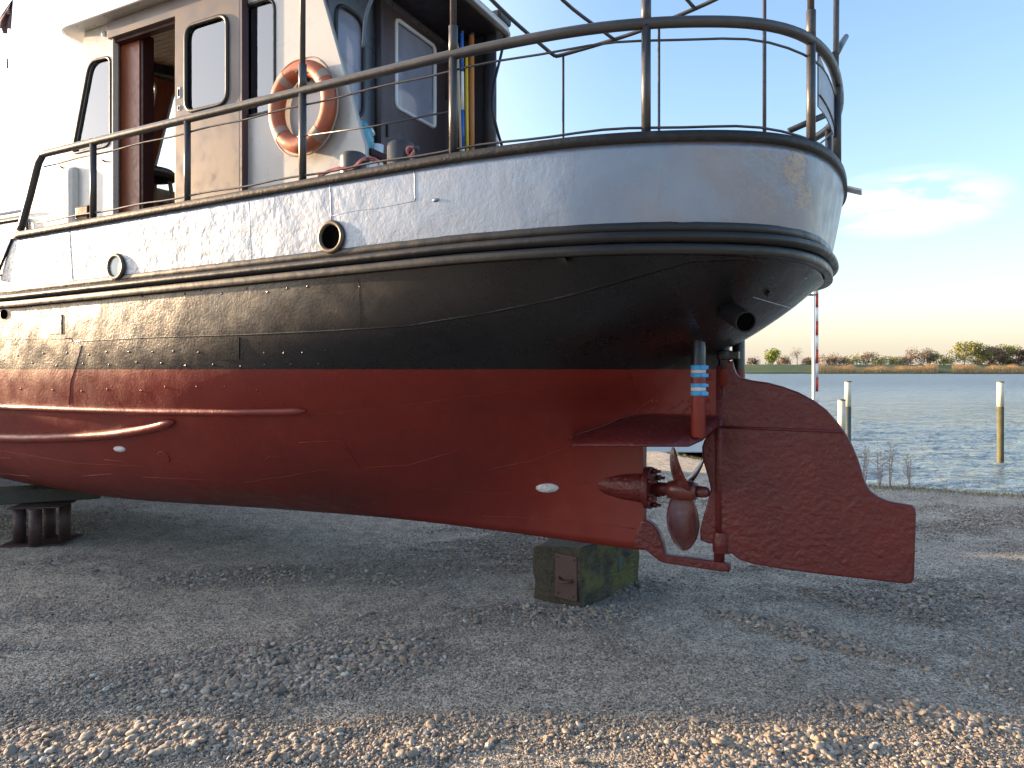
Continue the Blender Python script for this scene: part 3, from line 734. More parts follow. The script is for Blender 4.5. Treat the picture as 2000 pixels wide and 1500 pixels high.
p = PW(1493, 200, -1.22); MB().cyl((p[0], -1.22, 2.6), (p[0], -1.22, 5.1), .015, 10).build('awning_upright', M['rail'], boat)
# tiller-like tube at the stern, name board, starboard bollard
p = PS(1540, 256, -.30); q = PS(1618, 222, -.56); MB().cyl(p, q, .022, 14).build('spare_tube', M['rail'], boat)
nb = MB(); ia = next(i for i in range(half-60, NN) if OL[i][1] < .62); rowsn = []
for i in range(ia, a+1):
    p = OL[i]-NM[i]*.045; t = (i-ia)/(a-ia); zt = 3.20-.05*t-.04*math.sin(math.pi*t); zb = 2.93-.03*t; rowsn.append([(p[0], p[1], zb), (p[0], p[1], zt), (p[0]+.006, p[1], zt), (p[0]+.006, p[1], zb), (p[0], p[1], zb)])
nb.grid(rowsn); [nb.sm.__setitem__(f, False) for f in range(len(nb.sm))]
M['board'] = paint('grey_board', (.32, .36, .42), (.28, .31, .36), .5, ns=6)
nbo = nb.build('stern_board', M['board'], boat)
MB().tube([(r[0][0]-.004, r[0][1], r[0][2]+.06*(1-.2*k/len(rowsn))-.0) for k, r in enumerate(rowsn)], .004, 6).build('board_bead', M['rail'], nbo)
p = PZ(1600, 290, 2.80); MB().cyl((-.25, .38, 2.4), (-.25, .38, 2.845), .055, 24, bev=.015).build('stern_bollard', M['rail'], boat)
q = Vector(PZ(1649, 296, 2.72)); q2 = Vector(PZ(1668, 314, 2.67)); q2 = q+(q2-q)*1.0
MB().box((-.735, -.28, 2.685), (.11, .13, .014), Matrix.Rotation(-.35, 3, 'Y')).build('stern_fairlead', M['alu'], boat, .004)
# bollards on the port quarter
bol = []
for x, zt in ((690, 2.86), (783, 2.875)):
    p = PW(x, 320, 1.22); c = (p[0], 1.22)
    o = MB().tube([(c[0], c[1], 2.3), (c[0], c[1], zt-.03), (c[0], c[1], zt-.012), (c[0], c[1], zt-.003), (c[0], c[1], zt)], [.078, .076, .072, .058, .02], 28).build('bollard', M['rail'], boat)
    z_ = zt-.085 if x == 690 else zt-.075
    MB().cyl((c[0]-.15, c[1]+.05, z_+.01), (c[0]+.15, c[1]-.05, z_-.01), .0125, 12).build('cross_pin', M['rail'], o); bol.append((c, z_, o))
p = PW(168, 424, 1.33); MB().box((p[0], 1.33, ZG+.015), (.15, .07, .10)).build('fairlead', M['mahog'], boat, .012)

# ================================================================ wheelhouse
WP = .78; ZR = 4.42; SA = 2.45
def w2(px): return [(PW(x, y, WP)[0], PW(x, y, WP)[2]) for x, y in px]
wh = empty('wheelhouse', (0, 0, 0)); wh.parent = boat
side = [(5.46, 2.28), (5.44, 3.22), (5.33, 3.56), (5.04, ZR), (2.57, ZR), (2.10, 3.04), (2.10, 2.28)]
win_f = rounded(w2([(180, 122), (221, 112), (221, 285), (146, 302)]), [.10, .07, .08, .06])
win_a = rounded([(w2([(541, 200)])[0][0], w2([(541, 218)])[0][1]), (3.32, w2([(541, 218)])[0][1]), (3.32, w2([(520, 3)])[0][1]), (w2([(541, 100)])[0][0], w2([(520, 3)])[0][1])], .10)
s_f, s_a = PW(230, 200, WP)[0], 3.66
doorhole = [(s_f, 2.36), (s_f, 4.27), (s_a, 4.27), (s_a, 2.36)]
pl = plate('side_wall', side, [win_f, win_a, doorhole], .04, lambda a, b, d: (a, WP+d, b), M['cream'], wh)
mh = [(4.3, 3.3), (4.3, 4.05), (3.5, 4.05), (3.5, 3.3)]
side_s = [(5.46, 2.28), (5.44, 3.22), (5.33, 3.56), (5.04, ZR), (2.04, ZR), (2.02, 3.75), (1.87, 3.04), (1.87, 2.28)]
pr = plate('side_wall', side_s, [win_f, [tuple(p) for p in rounded(mh, .1)]], .04, lambda a, b, d: (a, -WP+d, b), M['cream'], wh)
doorhole2 = [(PW(266, 200, WP)[0], 2.36), (PW(266, 200, WP)[0], 4.27), (s_a, 4.27), (s_a, 2.36)]
inn = [(5.36, 2.36), (5.34, 3.25), (5.25, 3.56), (4.98, ZR-.02), (2.50, ZR-.02), (2.50, 2.36)]
plate('inner_lining', inn, [win_f, win_a, doorhole2], .008, lambda a, b, d: (a, WP-.03+d, b), M['teak'], wh)
plate('inner_lining', inn, [win_f, [tuple(p) for p in rounded(mh, .1)]], .008, lambda a, b, d: (a, -WP+.03+d, b), M['teak'], wh)
def window(outl, place, par, rim, r=.013, pane_d=0, mat='glass', pane_th=.006, out=.02):
    o3 = [Vector(place(p[0], p[1], out)) for p in outl]
    f = MB().tube(o3, r, 8, closed=True).build('window_frame', M[rim], par)
    g = plate('pane', [tuple(p)[:2] for p in outl], [], pane_th, lambda a, b, d: place(a, b, d+pane_d), M[mat], f)
    return f
wpl = lambda a, b, d: (a, WP+d, b)
wfr = window([(p[0], p[1]) for p in win_f], wpl, wh, 'blackrub', .012)
wfa = window([(p[0], p[1]) for p in win_a], wpl, wh, 'blackrub', .012)
wps = lambda a, b, d: (a, -WP-d, b)
window([(p[0], p[1]) for p in win_f], wps, wh, 'blackrub', .012); window([(p[0], p[1]) for p in rounded(mh, .1)], wps, wh, 'blackrub', .012)
# curtain inside the forward port window
cu = MB(); rows = []
for k in range(25):
    t = k/24; row = []
    for j in range(9):
        z = 3.15+1.0*j/8; s = 5.32-.33*(z-3.5)-.0 - t*.34*(1-.25*(1-j/8)**1.5)
        row.append((s, WP-.05+.012*math.sin(t*34), z))
    rows.append(row)
cu.grid(rows).build('curtain', M['curtain'], wh)
# front wall: leaning, three windows
Lf = math.hypot(.29+.12, 1.16); fu = Vector((-(5.44-5.04), 0, ZR-3.22)).normalized(); f0 = Vector((5.44, 0, 3.22)); HF = (Vector((5.04, 0, ZR))-f0).length
fpl = lambda a, b, d: tuple(f0+Vector((0, a, 0))+fu*b+Vector((fu.z, 0, -fu.x))*(-d if False else d))

FWC = (-.235, .295)

fw = [[(p[0], p[1]) for p in rounded([(c-.21, .10), (c-.17, HF-.17), (c+.17, HF-.17), (c+.21, .10)], .09)] for c in FWC]
plate('front_wall', [(-WP+.022, 0), (-WP+.022, HF), (WP-.022, HF), (WP-.022, 0)], fw, .03, lambda a, b, d: fpl(a, b, d-.02), M['cream'], wh)
plate('front_lining', [(-WP+.04, 0), (-WP+.04, HF-.02), (WP-.04, HF-.02), (WP-.04, 0)], fw, .01, lambda a, b, d: fpl(a, b, d-.045), M['teak'], wh)
for f_ in fw: window(f_, fpl, wh, 'alu', .012, -.02, out=-.052)
MB().box((5.42, 0, 2.75), (.04, 1.5, .93)).build('front_lower_wall', M['cream'], wh)
MB().box((5.22, 0, 3.13), (.34, 1.44, .05)).box((5.33, 0, 2.75), (.10, 1.44, .7)).build('dashboard', M['teak'], wh, .01)
# floor, ceiling slats, roof
MB().box((3.95, 0, 2.33), (2.9, 1.5, .05)).build('floor', M['mahog'], wh)
cs = MB()
for k in range(27): cs.box((3.80, -.73+k*.0562, ZR-.035), (2.44, .052, .02))
cs.build('ceiling_boards', M['slat'], wh)
ro = [(p[0], p[1]) for p in rounded([(1.88, -.93), (1.88, .93), (5.22, .93), (5.30, .6), (5.30, -.6), (5.22, -.93)], [.16, .16, .14, .1, .1, .14])]
roof = plate('roof', ro, [], .055, lambda a, b, d: (a, b, ZR+.032+d), M['cream'], wh, .02)
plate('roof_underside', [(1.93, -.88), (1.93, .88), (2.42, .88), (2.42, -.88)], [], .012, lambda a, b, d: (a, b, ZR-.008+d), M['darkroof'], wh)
MB().tube([(p[0], p[1], ZR+.005) for p in rounded([(1.88, -.93), (1.88, .93), (5.22, .93), (5.30, .6), (5.30, -.6), (5.22, -.93)], [.16, .16, .14, .1, .1, .14])], .012, 8, closed=True).build('roof_trim', M['alu'], roof)
# door surround and sliding door
sj0, sj1 = PW(228, 200, WP+.02)[0], PW(264, 200, WP+.02)[0]
MB().box(((sj0+sj1)/2-.01, WP-.085, 3.32), (sj0-sj1+.02, .10, 1.95)).build('door_jamb', M['mahog'], wh, .006)
MB().box((sj0+.006, WP+.03, 3.32), (.012, .045, 2.0)).build('jamb_strip', M['cream'], wh)
sd0, sd1 = PW(345, 200, WP+.06)[0], PW(471, 200, WP+.06)[0]
MB().box(((sj0+sd1)/2-.2, WP+.045, 4.335), (sj0-sd1+.5, .05, .13)).build('door_header', M['doorbrown'], wh, .004)
MB().box(((sj0+sd1)/2, WP+.005, 4.255), (sj0-sd1, .06, .03)).build('door_track', M['mahog'], wh, .004)
dp = lambda a, b, d: (a, WP+.06+d, b)
def d2(px): return [(PW(x, y, WP+.075)[0], PW(x, y, WP+.075)[2]) for x, y in px]
dwz0, dwz1 = d2([(400, 212)])[0][1], d2([(400, 42)])[0][1]
dw = [(p[0], p[1]) for p in rounded([(d2([(364, 200)])[0][0], dwz0), (d2([(364, 200)])[0][0], dwz1), (d2([(445, 200)])[0][0], dwz1), (d2([(445, 200)])[0][0], dwz0)], .09)]
sdoor = plate('sliding_door', [(sd0, 2.36), (sd0, 4.30), (sd1, 4.30), (sd1, 2.36)], [dw], .032, dp, M['doorbrown'], wh, .004)
window(dw, dp, sdoor, 'blackrub', .015)
plate('door_curtain', [(dw[0][0]+.02, dwz0-.02), (dw[0][0]+.02, dwz1+.02), (d2([(445, 200)])[0][0]-.03, dwz1+.02), (d2([(445, 200)])[0][0]-.03, dwz0-.02)], [], .004, lambda a, b, d: (a, WP+.034+d, b), M['curtain'], sdoor)
MB().box((sd1-.012, WP+.045, 3.33), (.024, .06, 1.95)).build('edge_strip', M['plum'], sdoor)
for (x, y, h) in ((349, 181, .085), (349, 211, .04)):
    p = PW(x, y, WP+.08); mbh = MB(); mbh.box((p[0], WP+.077, p[2]), (.032, .006, h)); mbh.build('latch', M['alu'], sdoor, .004)
    MB().box((p[0], WP+.0805, p[2]), (.014, .004, h*.6)).build('latch_slot', M['holeblack'], sdoor)
# after wall
def a2(px): return [(PS(x, y, SA)[1], PS(x, y, SA)[2]) for x, y in px]
apl = lambda a, b, d: (SA-d, a, b)
q = a2([(706, 130), (690, 226), (668, 14)])
aw = [(p[0], p[1]) for p in rounded([(q[0][0], q[1][1]), (q[0][0], q[2][1]), (.70, q[2][1]), (.70, q[1][1])], .11)]
dl, dr = a2([(745, 200)])[0][0], a2([(866, 200)])[0][0]
sw = [(p[0], p[1]) for p in rounded([(dr-.07, 3.22), (dr-.07, 3.98), (-.70, 3.98), (-.70, 3.22)], .07)]
plate('after_wall', [(WP-.022, 2.9), (WP-.022, ZR-.016), (-WP+.022, ZR-.016), (-WP+.022, 2.9)], [aw, [(dl, 2.95), (dl, 4.36), (dr, 4.36), (dr, 2.95)], sw], .03, apl, M['slate'], wh)
window(aw, apl, wh, 'blackrub', .014, mat='sheenglass'); window(sw, apl, wh, 'blackrub', .012, mat='sheenglass')
dq = a2([(767, 33), (843, 76), (845, 249), (768, 214)])
dw2 = [(p[0], p[1]) for p in rounded([(dq[0][0], dq[0][1]-.02), (dq[1][0], dq[0][1]-.02), (dq[1][0], (dq[2][1]+dq[3][1])/2), (dq[0][0], (dq[2][1]+dq[3][1])/2)], .045)]
ad = plate('after_door', [(dl-.004, 2.96), (dl-.004, 4.355), (dr+.004, 4.355), (dr+.004, 2.96)], [dw2], .034, lambda a, b, d: apl(a, b, d+.012), M['plum'], wh, .003)
window(dw2, lambda a, b, d: apl(a, b, d+.012), ad, 'alu', .016, mat='sheenglass')
MB().box((SA-.032, (dl+dr)/2, 3.16), (.006, dl-dr-.02, .012)).build('panel_groove', M['holeblack'], ad)
for z in (3.2, 3.95): MB().cyl((SA-.035, dr+.005, z-.04), (SA-.035, dr+.005, z+.04), .008, 8).build('hinge', M['blackrub'], ad)
MB().box((SA-.035, dl-.03, 3.40), (.02, .02, .10)).build('door_handle', M['blackrub'], ad, .004)
for yy, ww, xx in ((dl+.03, .05, SA-.022), (dr-.02, .03, SA-.022)): MB().box((xx, yy, 3.66), (.03, ww, 1.4)).build('door_post', M['plum'], wh, .003)
MB().cyl((SA-.05, dl+.11, 2.95), (SA-.05, dl+.11, ZR-.02), .025, 14).build('vertical_pipe', M['darkroof'], wh)
# coaming step below the after door
MB().box((2.275, 0, 2.64), (.33, 1.52, .74)).build('after_coaming', M['white'], wh, .004)
MB().box((2.13, 0, 3.03), (.09, 1.51, .045)).build('sill', M['mahog'], wh, .006)
MB().box((2.31, 0, 3.02), (.25, 1.5, .02)).build('recess_floor', M['slate'], wh)
plate('wing_lining', [(2.43, 3.0), (2.43, ZR-.02), (2.05, ZR-.02), (2.03, 3.75), (1.885, 3.04), (1.885, 3.0)], [], .012, lambda a, b, d: (a, -WP+.03+d, b), M['darkroof'], wh)
MB().cyl((2.03, -WP+.02, 3.0), (2.03, -WP+.02, ZR-.02), .055, 18).build('corner_pillar', M['darkroof'], wh)
# curved strut by the wing, cables and starboard lamp pod
MB().tube(bez([(2.20, .70, 3.75), (2.20, .66, 4.0), (2.15, .60, 4.2), (2.05, .52, 4.5)], 6), .013, 10).build('grab_strut', M['slate'], wh)
# deck cabin forward of the wheelhouse
cab = MB(); 
sc0 = PW(140, 400, .86)[0]; cab.box((sc0+1.5, 0, 2.80), (3.0, 1.72, 1.02)); cab.build('fore_cabin', M['cream'], wh, .05)
wc = [(p[0], p[1]) for p in rounded([(5.72, 2.45), (5.72, 2.92), (6.3, 2.92), (6.3, 2.45)], .09)]
window(wc, lambda a, b, d: (a, .862+d, b), wh, 'blackrub', .013, mat='glass')
MB().tube([(5.75, .90, 2.98), (7.5, .90, 2.98)], .014, 10).build('hand_rail', M['white'], wh)
for s, z in ((5.35, 3.32), (4.78, 3.30)):
    MB().cyl((s, WP, z), (s-.02, WP+.05, z+.005), .007, 8).build('curtain_hook', M['blackrub'], wh)
for dx in (0, .06): 
    p = PW(202+dx*300, 66-dx*100, WP+.03); MB().sphere(p, .018, 10, 6, (1, 1, 1.3)).cyl((p[0], WP, p[2]), (p[0], WP+.05, p[2]), .008, 8).build('deck_light', M['alu'], wh)
# hose from the roof corner
P1 = [PS(985, 48, 1.95), PS(985, 75, 1.95), PS(978, 110, 1.93), PS(966, 160, 1.90), PS(962, 205, 1.88), PS(970, 250, 1.86), PS(985, 300, 1.86)]
MB().tube(bez(P1, 6), .012, 10).build('cable_hose', M['blackrub'], wh)
MB().box((1.98, -.80, ZR+.12), (.16, .22, .07)).build('roof_lamp', M['blackrub'], wh, .02)

def child_world(o):                         # things that rest on the boat but are not fixed parts of it
    o.matrix_world = boat_m @ o.matrix_basis
boat_m = Matrix.Translation((AX, AY, 0)) @ Matrix.Rotation(math.pi-TH, 4, 'Z')
def B(p): return boat_m @ Vector(p)
def thing_at(name, p, rz=0):
    e = empty(name, B(p), math.pi-TH+rz); return e
# ---- lifebuoy
lc = PW(591, 209, WP+.085); lb = thing_at('lifebuoy', lc)
tor = MB(); tor.tube([(math.cos(q)*.235, 0, math.sin(q)*.255) for q in np.linspace(0, 2*math.pi, 65)[:-1]], .056, 18, closed=True); tor.build('ring', M['orange'], lb)
for k, q0 in enumerate((52, 142, 232, 322)):
    mb = MB(); mb.tube([(math.cos(R(q0+j*2.2))*.235, 0, math.sin(R(q0+j*2.2))*.255) for j in range(-3, 4)], .0585, 18, caps=False); mb.build('band', M['band'], lb)
gp = [(math.cos(q)*(.300+.012*math.sin(2*q+.5)), .0, math.sin(q)*(.322+.022*abs(math.sin(2*q)))) for q in np.linspace(0, 2*math.pi, 49)[:-1]]
MB().tube(gp, .006, 8, closed=True).build('grab_rope', M['band'], lb)
MB().cyl((.0, -.06, .2), (0, .06, .22), .01, 8).build('hook', M['rail'], lb)
tag(lb, 'faded orange lifebuoy with pale bands hanging on the cream wheelhouse wall', 'lifebuoy')
# ---- poles in the starboard corner
def poleobj(name, x, y0, y1, s, r, mats, label, cat, grp='poles stowed beside the after door'):
    a, b = Vector(PS(x[0], y0, s)), Vector(PS(x[1], y1, s)); b.z = 3.035
    e = thing_at(name, b); n = len(mats)
    for k, m in enumerate(mats):
        p, q = (b+(a-b)*(k/n))-b, (b+(a-b)*((k+1)/n))-b
        MB().cyl(p, q, r, 12).build('shaft' if n == 1 else 'shaft_section', M[m], e)
    MB().cyl(a-b, a-b+Vector((0, 0, .02)), r*1.2, 12, bev=.003).build('end_cap', M['blackrub'], e)
    tag(e, label, cat, grp)
M['pblue'] = paint('blue_plastic', (.02, .12, .5), (.02, .1, .42), .4); M['pyel'] = paint('yellow_varnish', (.75, .5, .02), (.65, .42, .02), .35)
M['porg'] = paint('orange_wood', (.5, .2, .05), (.42, .16, .04), .5, stretch=(4, 4, .5)); M['ptan'] = paint('tan_wood', (.5, .36, .2), (.4, .3, .17), .6, stretch=(4, 4, .5)); M['ppink'] = paint('pink', (.6, .12, .12), (.5, .1, .1), .6)
poleobj('deck_brush', (902, 905), 66, 290, 2.02, .013, ['white', 'pblue', 'white', 'pblue'], 'blue and white striped pole standing left of the yellow one by the after door', 'deck brush')
poleobj('boat_hook', (911, 913), 106, 290, 2.05, .013, ['pyel'], 'bright yellow varnished pole standing between the blue pole and the orange board', 'boat hook')
poleobj('wooden_board', (921, 922), 70, 290, 2.10, .022, ['porg'], 'orange brown wooden board with pierced end, right of the yellow pole', 'board')
poleobj('wooden_pole', (893, 902), 90, 290, 1.98, .011, ['ptan'], 'tan wooden broomstick leaning left of the blue and white pole', 'pole')
# coil of rope
cc = PS(898, 292, 1.98); co = MB(); pts = []
for k in range(150):
    q = k*.35; r = .15-.0002*k; pts.append((math.cos(q)*r, math.sin(q)*r*.8, .10*k/150+.012))
co.tube(pts, .009, 7); e = co.build('hose_coil', M['coil'] if 'coil' in M else M['rust'], None); e.location = B((1.99, cc[1], 3.04)); tag(e, 'flat brown coil of hose lying below the coloured poles', 'hose coil')
# blue cleaning bag in the recess
m2 = MB(); rows = []
for i in range(15):
    t = i/14; rr = .085*(math.sin(math.pi*(t*.82+.14))**.6); row = []
    for k in range(25):
        q = 2*math.pi*k/24; f = 1+.16*math.sin(q*5+t*7)+.1*math.sin(q*9-t*11); row.append((math.cos(q)*rr*f*.7, math.sin(q)*rr*f, .02+.24*t+.012*math.sin(q*4)))
    rows.append(row)
m2.grid(rows); M['bag'] = paint('blue_plastic_bag', (.03, .30, .45), (.2, .45, .5), .2, ns=12, bumps=((25, .8, .02),))
bp = PS(708, 275, 2.26); bagm = empty('cleaning_bag', B((2.27, bp[1]-.02, 3.03)), math.pi-TH); m2.build('bag', M['bag'], bagm)
MB().tube([(0.0, -.07, .15), (.02, -.085, .2), (0, -.09, .24), (-.02, -.08, .2)], .018, 8).build('white_cloth', M['white'], bagm)
tag(bagm, 'crumpled blue plastic bag on the sill beside the dark after window', 'bag')
tub = MB().tube([(0, 0, 0), (0, 0, .005), (0, 0, .13)], [.035, .04, .05], 20).build('bottle', M['alu'], None); tub.location = B((2.24, bp[1]-.13, 3.03)); tag(tub, 'small pale tub right beside the crumpled blue bag', 'tub')
# pink mooring line over the bollards
(c1, z1, _), (c2, z2, _) = bol; pr_ = []
line = [B((c1[0]+.16, c1[1]+.12, 2.715)), B((c1[0]+.10, c1[1]+.10, z1-.03)), B((c1[0]+.02, c1[1]+.095, z1-.02)), B((c1[0]-.06, c1[1]+.085, z1-.03)), B((c1[0]-.12, c1[1]+.06, z1+.02)), B((c1[0]-.16, c1[1]+.0, z1+.03)), B((c1[0]-.20, c1[1]+.02, z1-.02)), B((c1[0]-.24, c1[1]+.06, 2.72))]
rp = MB(); rp.tube(bez(line, 8), .0065, 8)
rp.tube(bez([p+Vector((0, -.006, -.012)) for p in line[:6]], 8), .0065, 8)
lp = [B((c2[0]-.105+.02*math.cos(q), c2[1]+.055+.012*math.sin(2*q), z2+.03*math.sin(q)-.012)) for q in np.linspace(0, 6.283, 13)[:-1]]
rp.tube(lp, .008, 8, closed=True); rp.tube([lp[8], lp[8]+Vector((.01, 0, -.05)), lp[8]+Vector((0, .02, -.09))], .006, 8)
o = rp.build('mooring_rope', M['pinkrope']); tag(o, 'thin pinkish rope wound round the two grey bollards', 'rope')
# stool and speaker in the wheelhouse
sx = PW(297, 330, .30); stl = thing_at('wooden_stool', (sx[0], .30, sx[2]-.66)); 
M['cush'] = paint('dark_cushion', (.02, .025, .028), (.05, .06, .05), .8, ns=14)
M['stripe'] = paint('grey_cloth', (.3, .3, .33), (.12, .12, .13), .8, ns=16)
MB().tube([(0, 0, .56), (0, 0, .57), (0, 0, .62), (0, 0, .65), (0, 0, .655)], [.16, .19, .20, .17, .05], 24).build('seat', M['cush'], stl)
MB().tube([(0, 0, .60), (0, 0, .625)], [.205, .205], 24).build('cushion_band', M['stripe'], stl)
for a, b in ((1, 1), (1, -1), (-1, 1), (-1, -1)): MB().cyl((a*.16, b*.16, 0), (a*.10, b*.10, .57), .018, 12).build('leg', M['ptan'], stl)
MB().tube([(.15*math.cos(q), .15*math.sin(q), .2) for q in np.linspace(0, 6.283, 21)[:-1]], .009, 6, closed=True).build('foot_ring', M['ptan'], stl)
tag(stl, 'round wooden stool with dark cushion seen through the open wheelhouse door', 'stool')
sx = PW(306, 134, .16); spk = thing_at('radio_speaker', (sx[0], .12, sx[2]), R(-25)); mb = MB(); mb.box((0, 0, 0), (.12, .30, .13)); mb.build('housing', M['spk'] if 'spk' in M else M['rail'], spk, .012)
for y, r in ((-.06, .05), (.09, .03)): MB().tube([(-.066, y+r*math.cos(q), r*math.sin(q)) for q in np.linspace(0, 6.283, 25)[:-1]], .006, 6, closed=True).cyl((-.06, y, 0), (-.068, y, 0), r*.8, 20).build('cone', M['blackrub'], spk)
tag(spk, 'grey loudspeaker box hung under the slatted wheelhouse ceiling', 'speaker')
# flag on the forestay line, far left
fpos = PW(18, 40, .0); 
fs = empty('pennant_flag', B((7.6, .25, 2.4)), 0)
def toloc(x, y, Y): return D(x, y, Y)-fs.location
FY = 7.6
stf = MB().tube([toloc(27, -40, FY), toloc(24, 20, FY), toloc(15, 120, FY), toloc(6, 235, FY), toloc(0, 330, FY)], .004, 6); stf.build('halyard', M['alu'], fs)
MB().cyl(toloc(14, 115, FY), toloc(14.5, 133, FY), .009, 8).build('shackle', M['rail'], fs)
fl = MB(); rows = []
for i in range(13):
    t = i/12; y = 0+55*t; x1 = 25-3*t; x0 = x1-(2+26*min(1, t*1.35)) ; rows.append([tuple(toloc(x0+(x1-x0)*k/10, y+2.5*math.sin(k*.9)*.5, FY+.04*math.sin(k*1.1+t*2))) for k in range(11)])
fl.grid(rows); fl.grid([[tuple(Vector(p)+Vector((0, .003, 0))) for p in r] for r in rows]); 
tl = MB(); tl.grid([[tuple(toloc(x, y, FY+.03+.01*k)) for k, x in enumerate((0+i*2, 8+i*.8, 16-i*.5))] for i, y in enumerate((44, 52, 60, 66))])
M['flag'] = paint('dark_flag', (.09, .09, .12), (.16, .08, .07), .8, ns=3)
fl.build('cloth', M['flag'], fs); tl.build('tail', M['flag'], fs)
def text3(txt, size, name, mat, par, loc, rot, ext=.001):
    cu = bpy.data.curves.new('t', 'FONT'); cu.body = txt; cu.size = size; cu.extrude = ext; cu.align_x = 'CENTER'
    t = bpy.data.objects.new('t', cu); COL.objects.link(t); dg = bpy.context.evaluated_depsgraph_get(); dg.update()
    me = bpy.data.meshes.new_from_object(t.evaluated_get(dg)); bpy.data.objects.remove(t); me.name = name; me.materials.clear(); me.materials.append(mat)
    o = bpy.data.objects.new(name, me); COL.objects.link(o); o.parent = par; o.location = loc; o.rotation_euler = rot; return o
text3('FE', .07, 'lettering', M['band'], fs, toloc(14, 27, FY-.06), (R(90), 0, 0))
tag(fs, 'small dark pennant on a thin halyard beyond the bow, top left', 'flag')

# ================================================================ blocks under the keel
def blockobj():
    nl = G(1135, 1192); lf = G(1037, 1166); rt = G(1210, 1156)
    e1 = (lf-nl); e2 = (rt-nl); ang = math.atan2(e2.y, e2.x)
    cx = nl+e1/2+e2*.78; L2 = e2.length*1.56; L1 = e1.length; H = .405
    b = empty('keel_block', (cx.x, cx.y, 0), ang)
    bm = bmesh.new(); bmesh.ops.create_cube(bm, size=1)
    for v in bm.verts: v.co = Vector((v.co.x*L2, v.co.y*L1, (v.co.z+.5)*H))
    bmesh.ops.bevel(bm, geom=[e for e in bm.edges], offset=.022, segments=3, affect='EDGES', profile=.6)
    # chamfer the worn far-left corner
    for v in bm.verts:
        if v.co.y > L1*.25 and v.co.x < -L2*.3: v.co.z = .02+(v.co.z-.02)*.9; v.co.y -= .02
    bmesh.ops.subdivide_edges(bm, edges=bm.edges[:], cuts=5, use_grid_fill=True)
    for v in bm.verts:
        n = mnoise.noise(v.co*6)*.022+mnoise.noise(v.co*19)*.010+mnoise.noise(v.co*50)*.004; v.co += v.co.normalized()*n
        if v.co.z < .01: v.co.z = -.01
    me = bpy.data.meshes.new('timber'); bm.to_mesh(me); bm.free(); me.materials.append(M['timber'])
    for p in me.polygons: p.use_smooth = True
    o = bpy.data.objects.new('timber', me); COL.objects.link(o); o.parent = b
    ip = MB().box((-L2/2-.006, -L1*.22, H*.49), (.014, L1*.42, H*.74)).build('iron_plate', M['rustdark'], b, .004)
    for y in (-.37, -.07):
        for z in (.2, .8): MB().sphere((-L2/2-.014, L1*y, H*z), .007, 8, 5).build('rivet', M['rust'], ip)
    MB().tube([(-L2/2-.012-.045*math.sin(q), -L1*.22+.045*math.cos(q)*1.1, H*.47-.012*math.sin(q)) for q in np.linspace(0, math.pi, 13)], .009, 8).build('ring_handle', M['rust'], ip)
    # worn blue paint mark on the mossy long face
    M['bluemark'] = paint('worn_blue', (.045, .075, .11), (.055, .06, .03), .8, ns=22, bumps=((60, .6, .005),), mixlo=.42, mixhi=.58)
    MB().sphere((L2*.13, -L1/2+.004, H*.52), .06, 16, 8, (.7, .2, 1.1)).build('paint_mark', M['bluemark'], b)
    tag(b, 'mossy timber block with rusty plate and handle under the keel near the propeller', 'keel block')
    return b
blockobj()
# iron stand with timber beam, far left
p0 = G(68, 1066); lf = G(12, 1058); rt = G(150, 1050)
sd = empty('iron_stand', (0, 0, 0), 0)
legs_px = [(38, 1060), (69, 1065), (97, 1050), (127, 1054)]
M['olive'] = paint('old_beam', (.06, .062, .045), (.035, .035, .03), .8, ns=5, bumps=((30, .6, .01),))
tops = .335
for (x, y) in legs_px:
    g = G(x, y, .012)
    sg_ = g.copy(); MB().tube([g, g+Vector((0, 0, tops-.01))], .052 if x in (38, 69) else .050, 18).build('leg', M['rustdark'], sd)
c = sum((G(x, y, .0) for x, y in legs_px), Vector())/4
MB().box((c.x, c.y, .008), (.54, .42, .012), Matrix.Rotation(.15, 3, 'Z')).build('base_plate', M['rustdark'], sd, .003)
MB().box((c.x, c.y, tops+.004), (.44, .34, .012), Matrix.Rotation(.15, 3, 'Z')).build('top_plate', M['rustdark'], sd, .003)
tag(sd, 'rusty four-legged iron stand below the hull at the far left', 'iron stand')
bm_ = MB().box((0, 0, 0), (1.7, .34, .125)); bo = bm_.build('support_beam', M['olive'], None, .012); bo.location = (c.x-.45, c.y+.05, tops+.078); bo.rotation_euler = (0, 0, .42)
tag(bo, 'dark olive timber beam lying on the iron stand under the keel', 'beam')

# ================================================================ ground, gravel, water
def vnoise(x, y, seed=0):
    x = np.asarray(x, float); y = np.asarray(y, float); xi = np.floor(x).astype(np.int64); yi = np.floor(y).astype(np.int64); fx = x-xi; fy = y-yi
    fx = fx*fx*(3-2*fx); fy = fy*fy*(3-2*fy)
    def h(a, b):
        n = (a*374761393+b*668265263+seed*1274126177) & 0xffffffff; n = ((n ^ (n >> 13))*1274126177) & 0xffffffff; return ((n ^ (n >> 16)) & 0xffff)/65535.
    return (h(xi, yi)*(1-fx)+h(xi+1, yi)*fx)*(1-fy)+(h(xi, yi+1)*(1-fx)+h(xi+1, yi+1)*fx)*fy
def fbm(x, y, o=4, seed=0):
    r = 0; a = .5; t = 0
    for k in range(o): r = r+a*vnoise(x*2**k, y*2**k, seed+k*7); t += a; a *= .5
    return r/t
def yshore(X): return np.interp(X, [-60, -20, 0, 2.9, 3.8, 4.8, 6.3, 9, 14, 30, 80], [22, 18, 15.5, 14.2, 11.6, 9.9, 9.1, 8.9, 8.7, 8.3, 8])
WZ = -.62
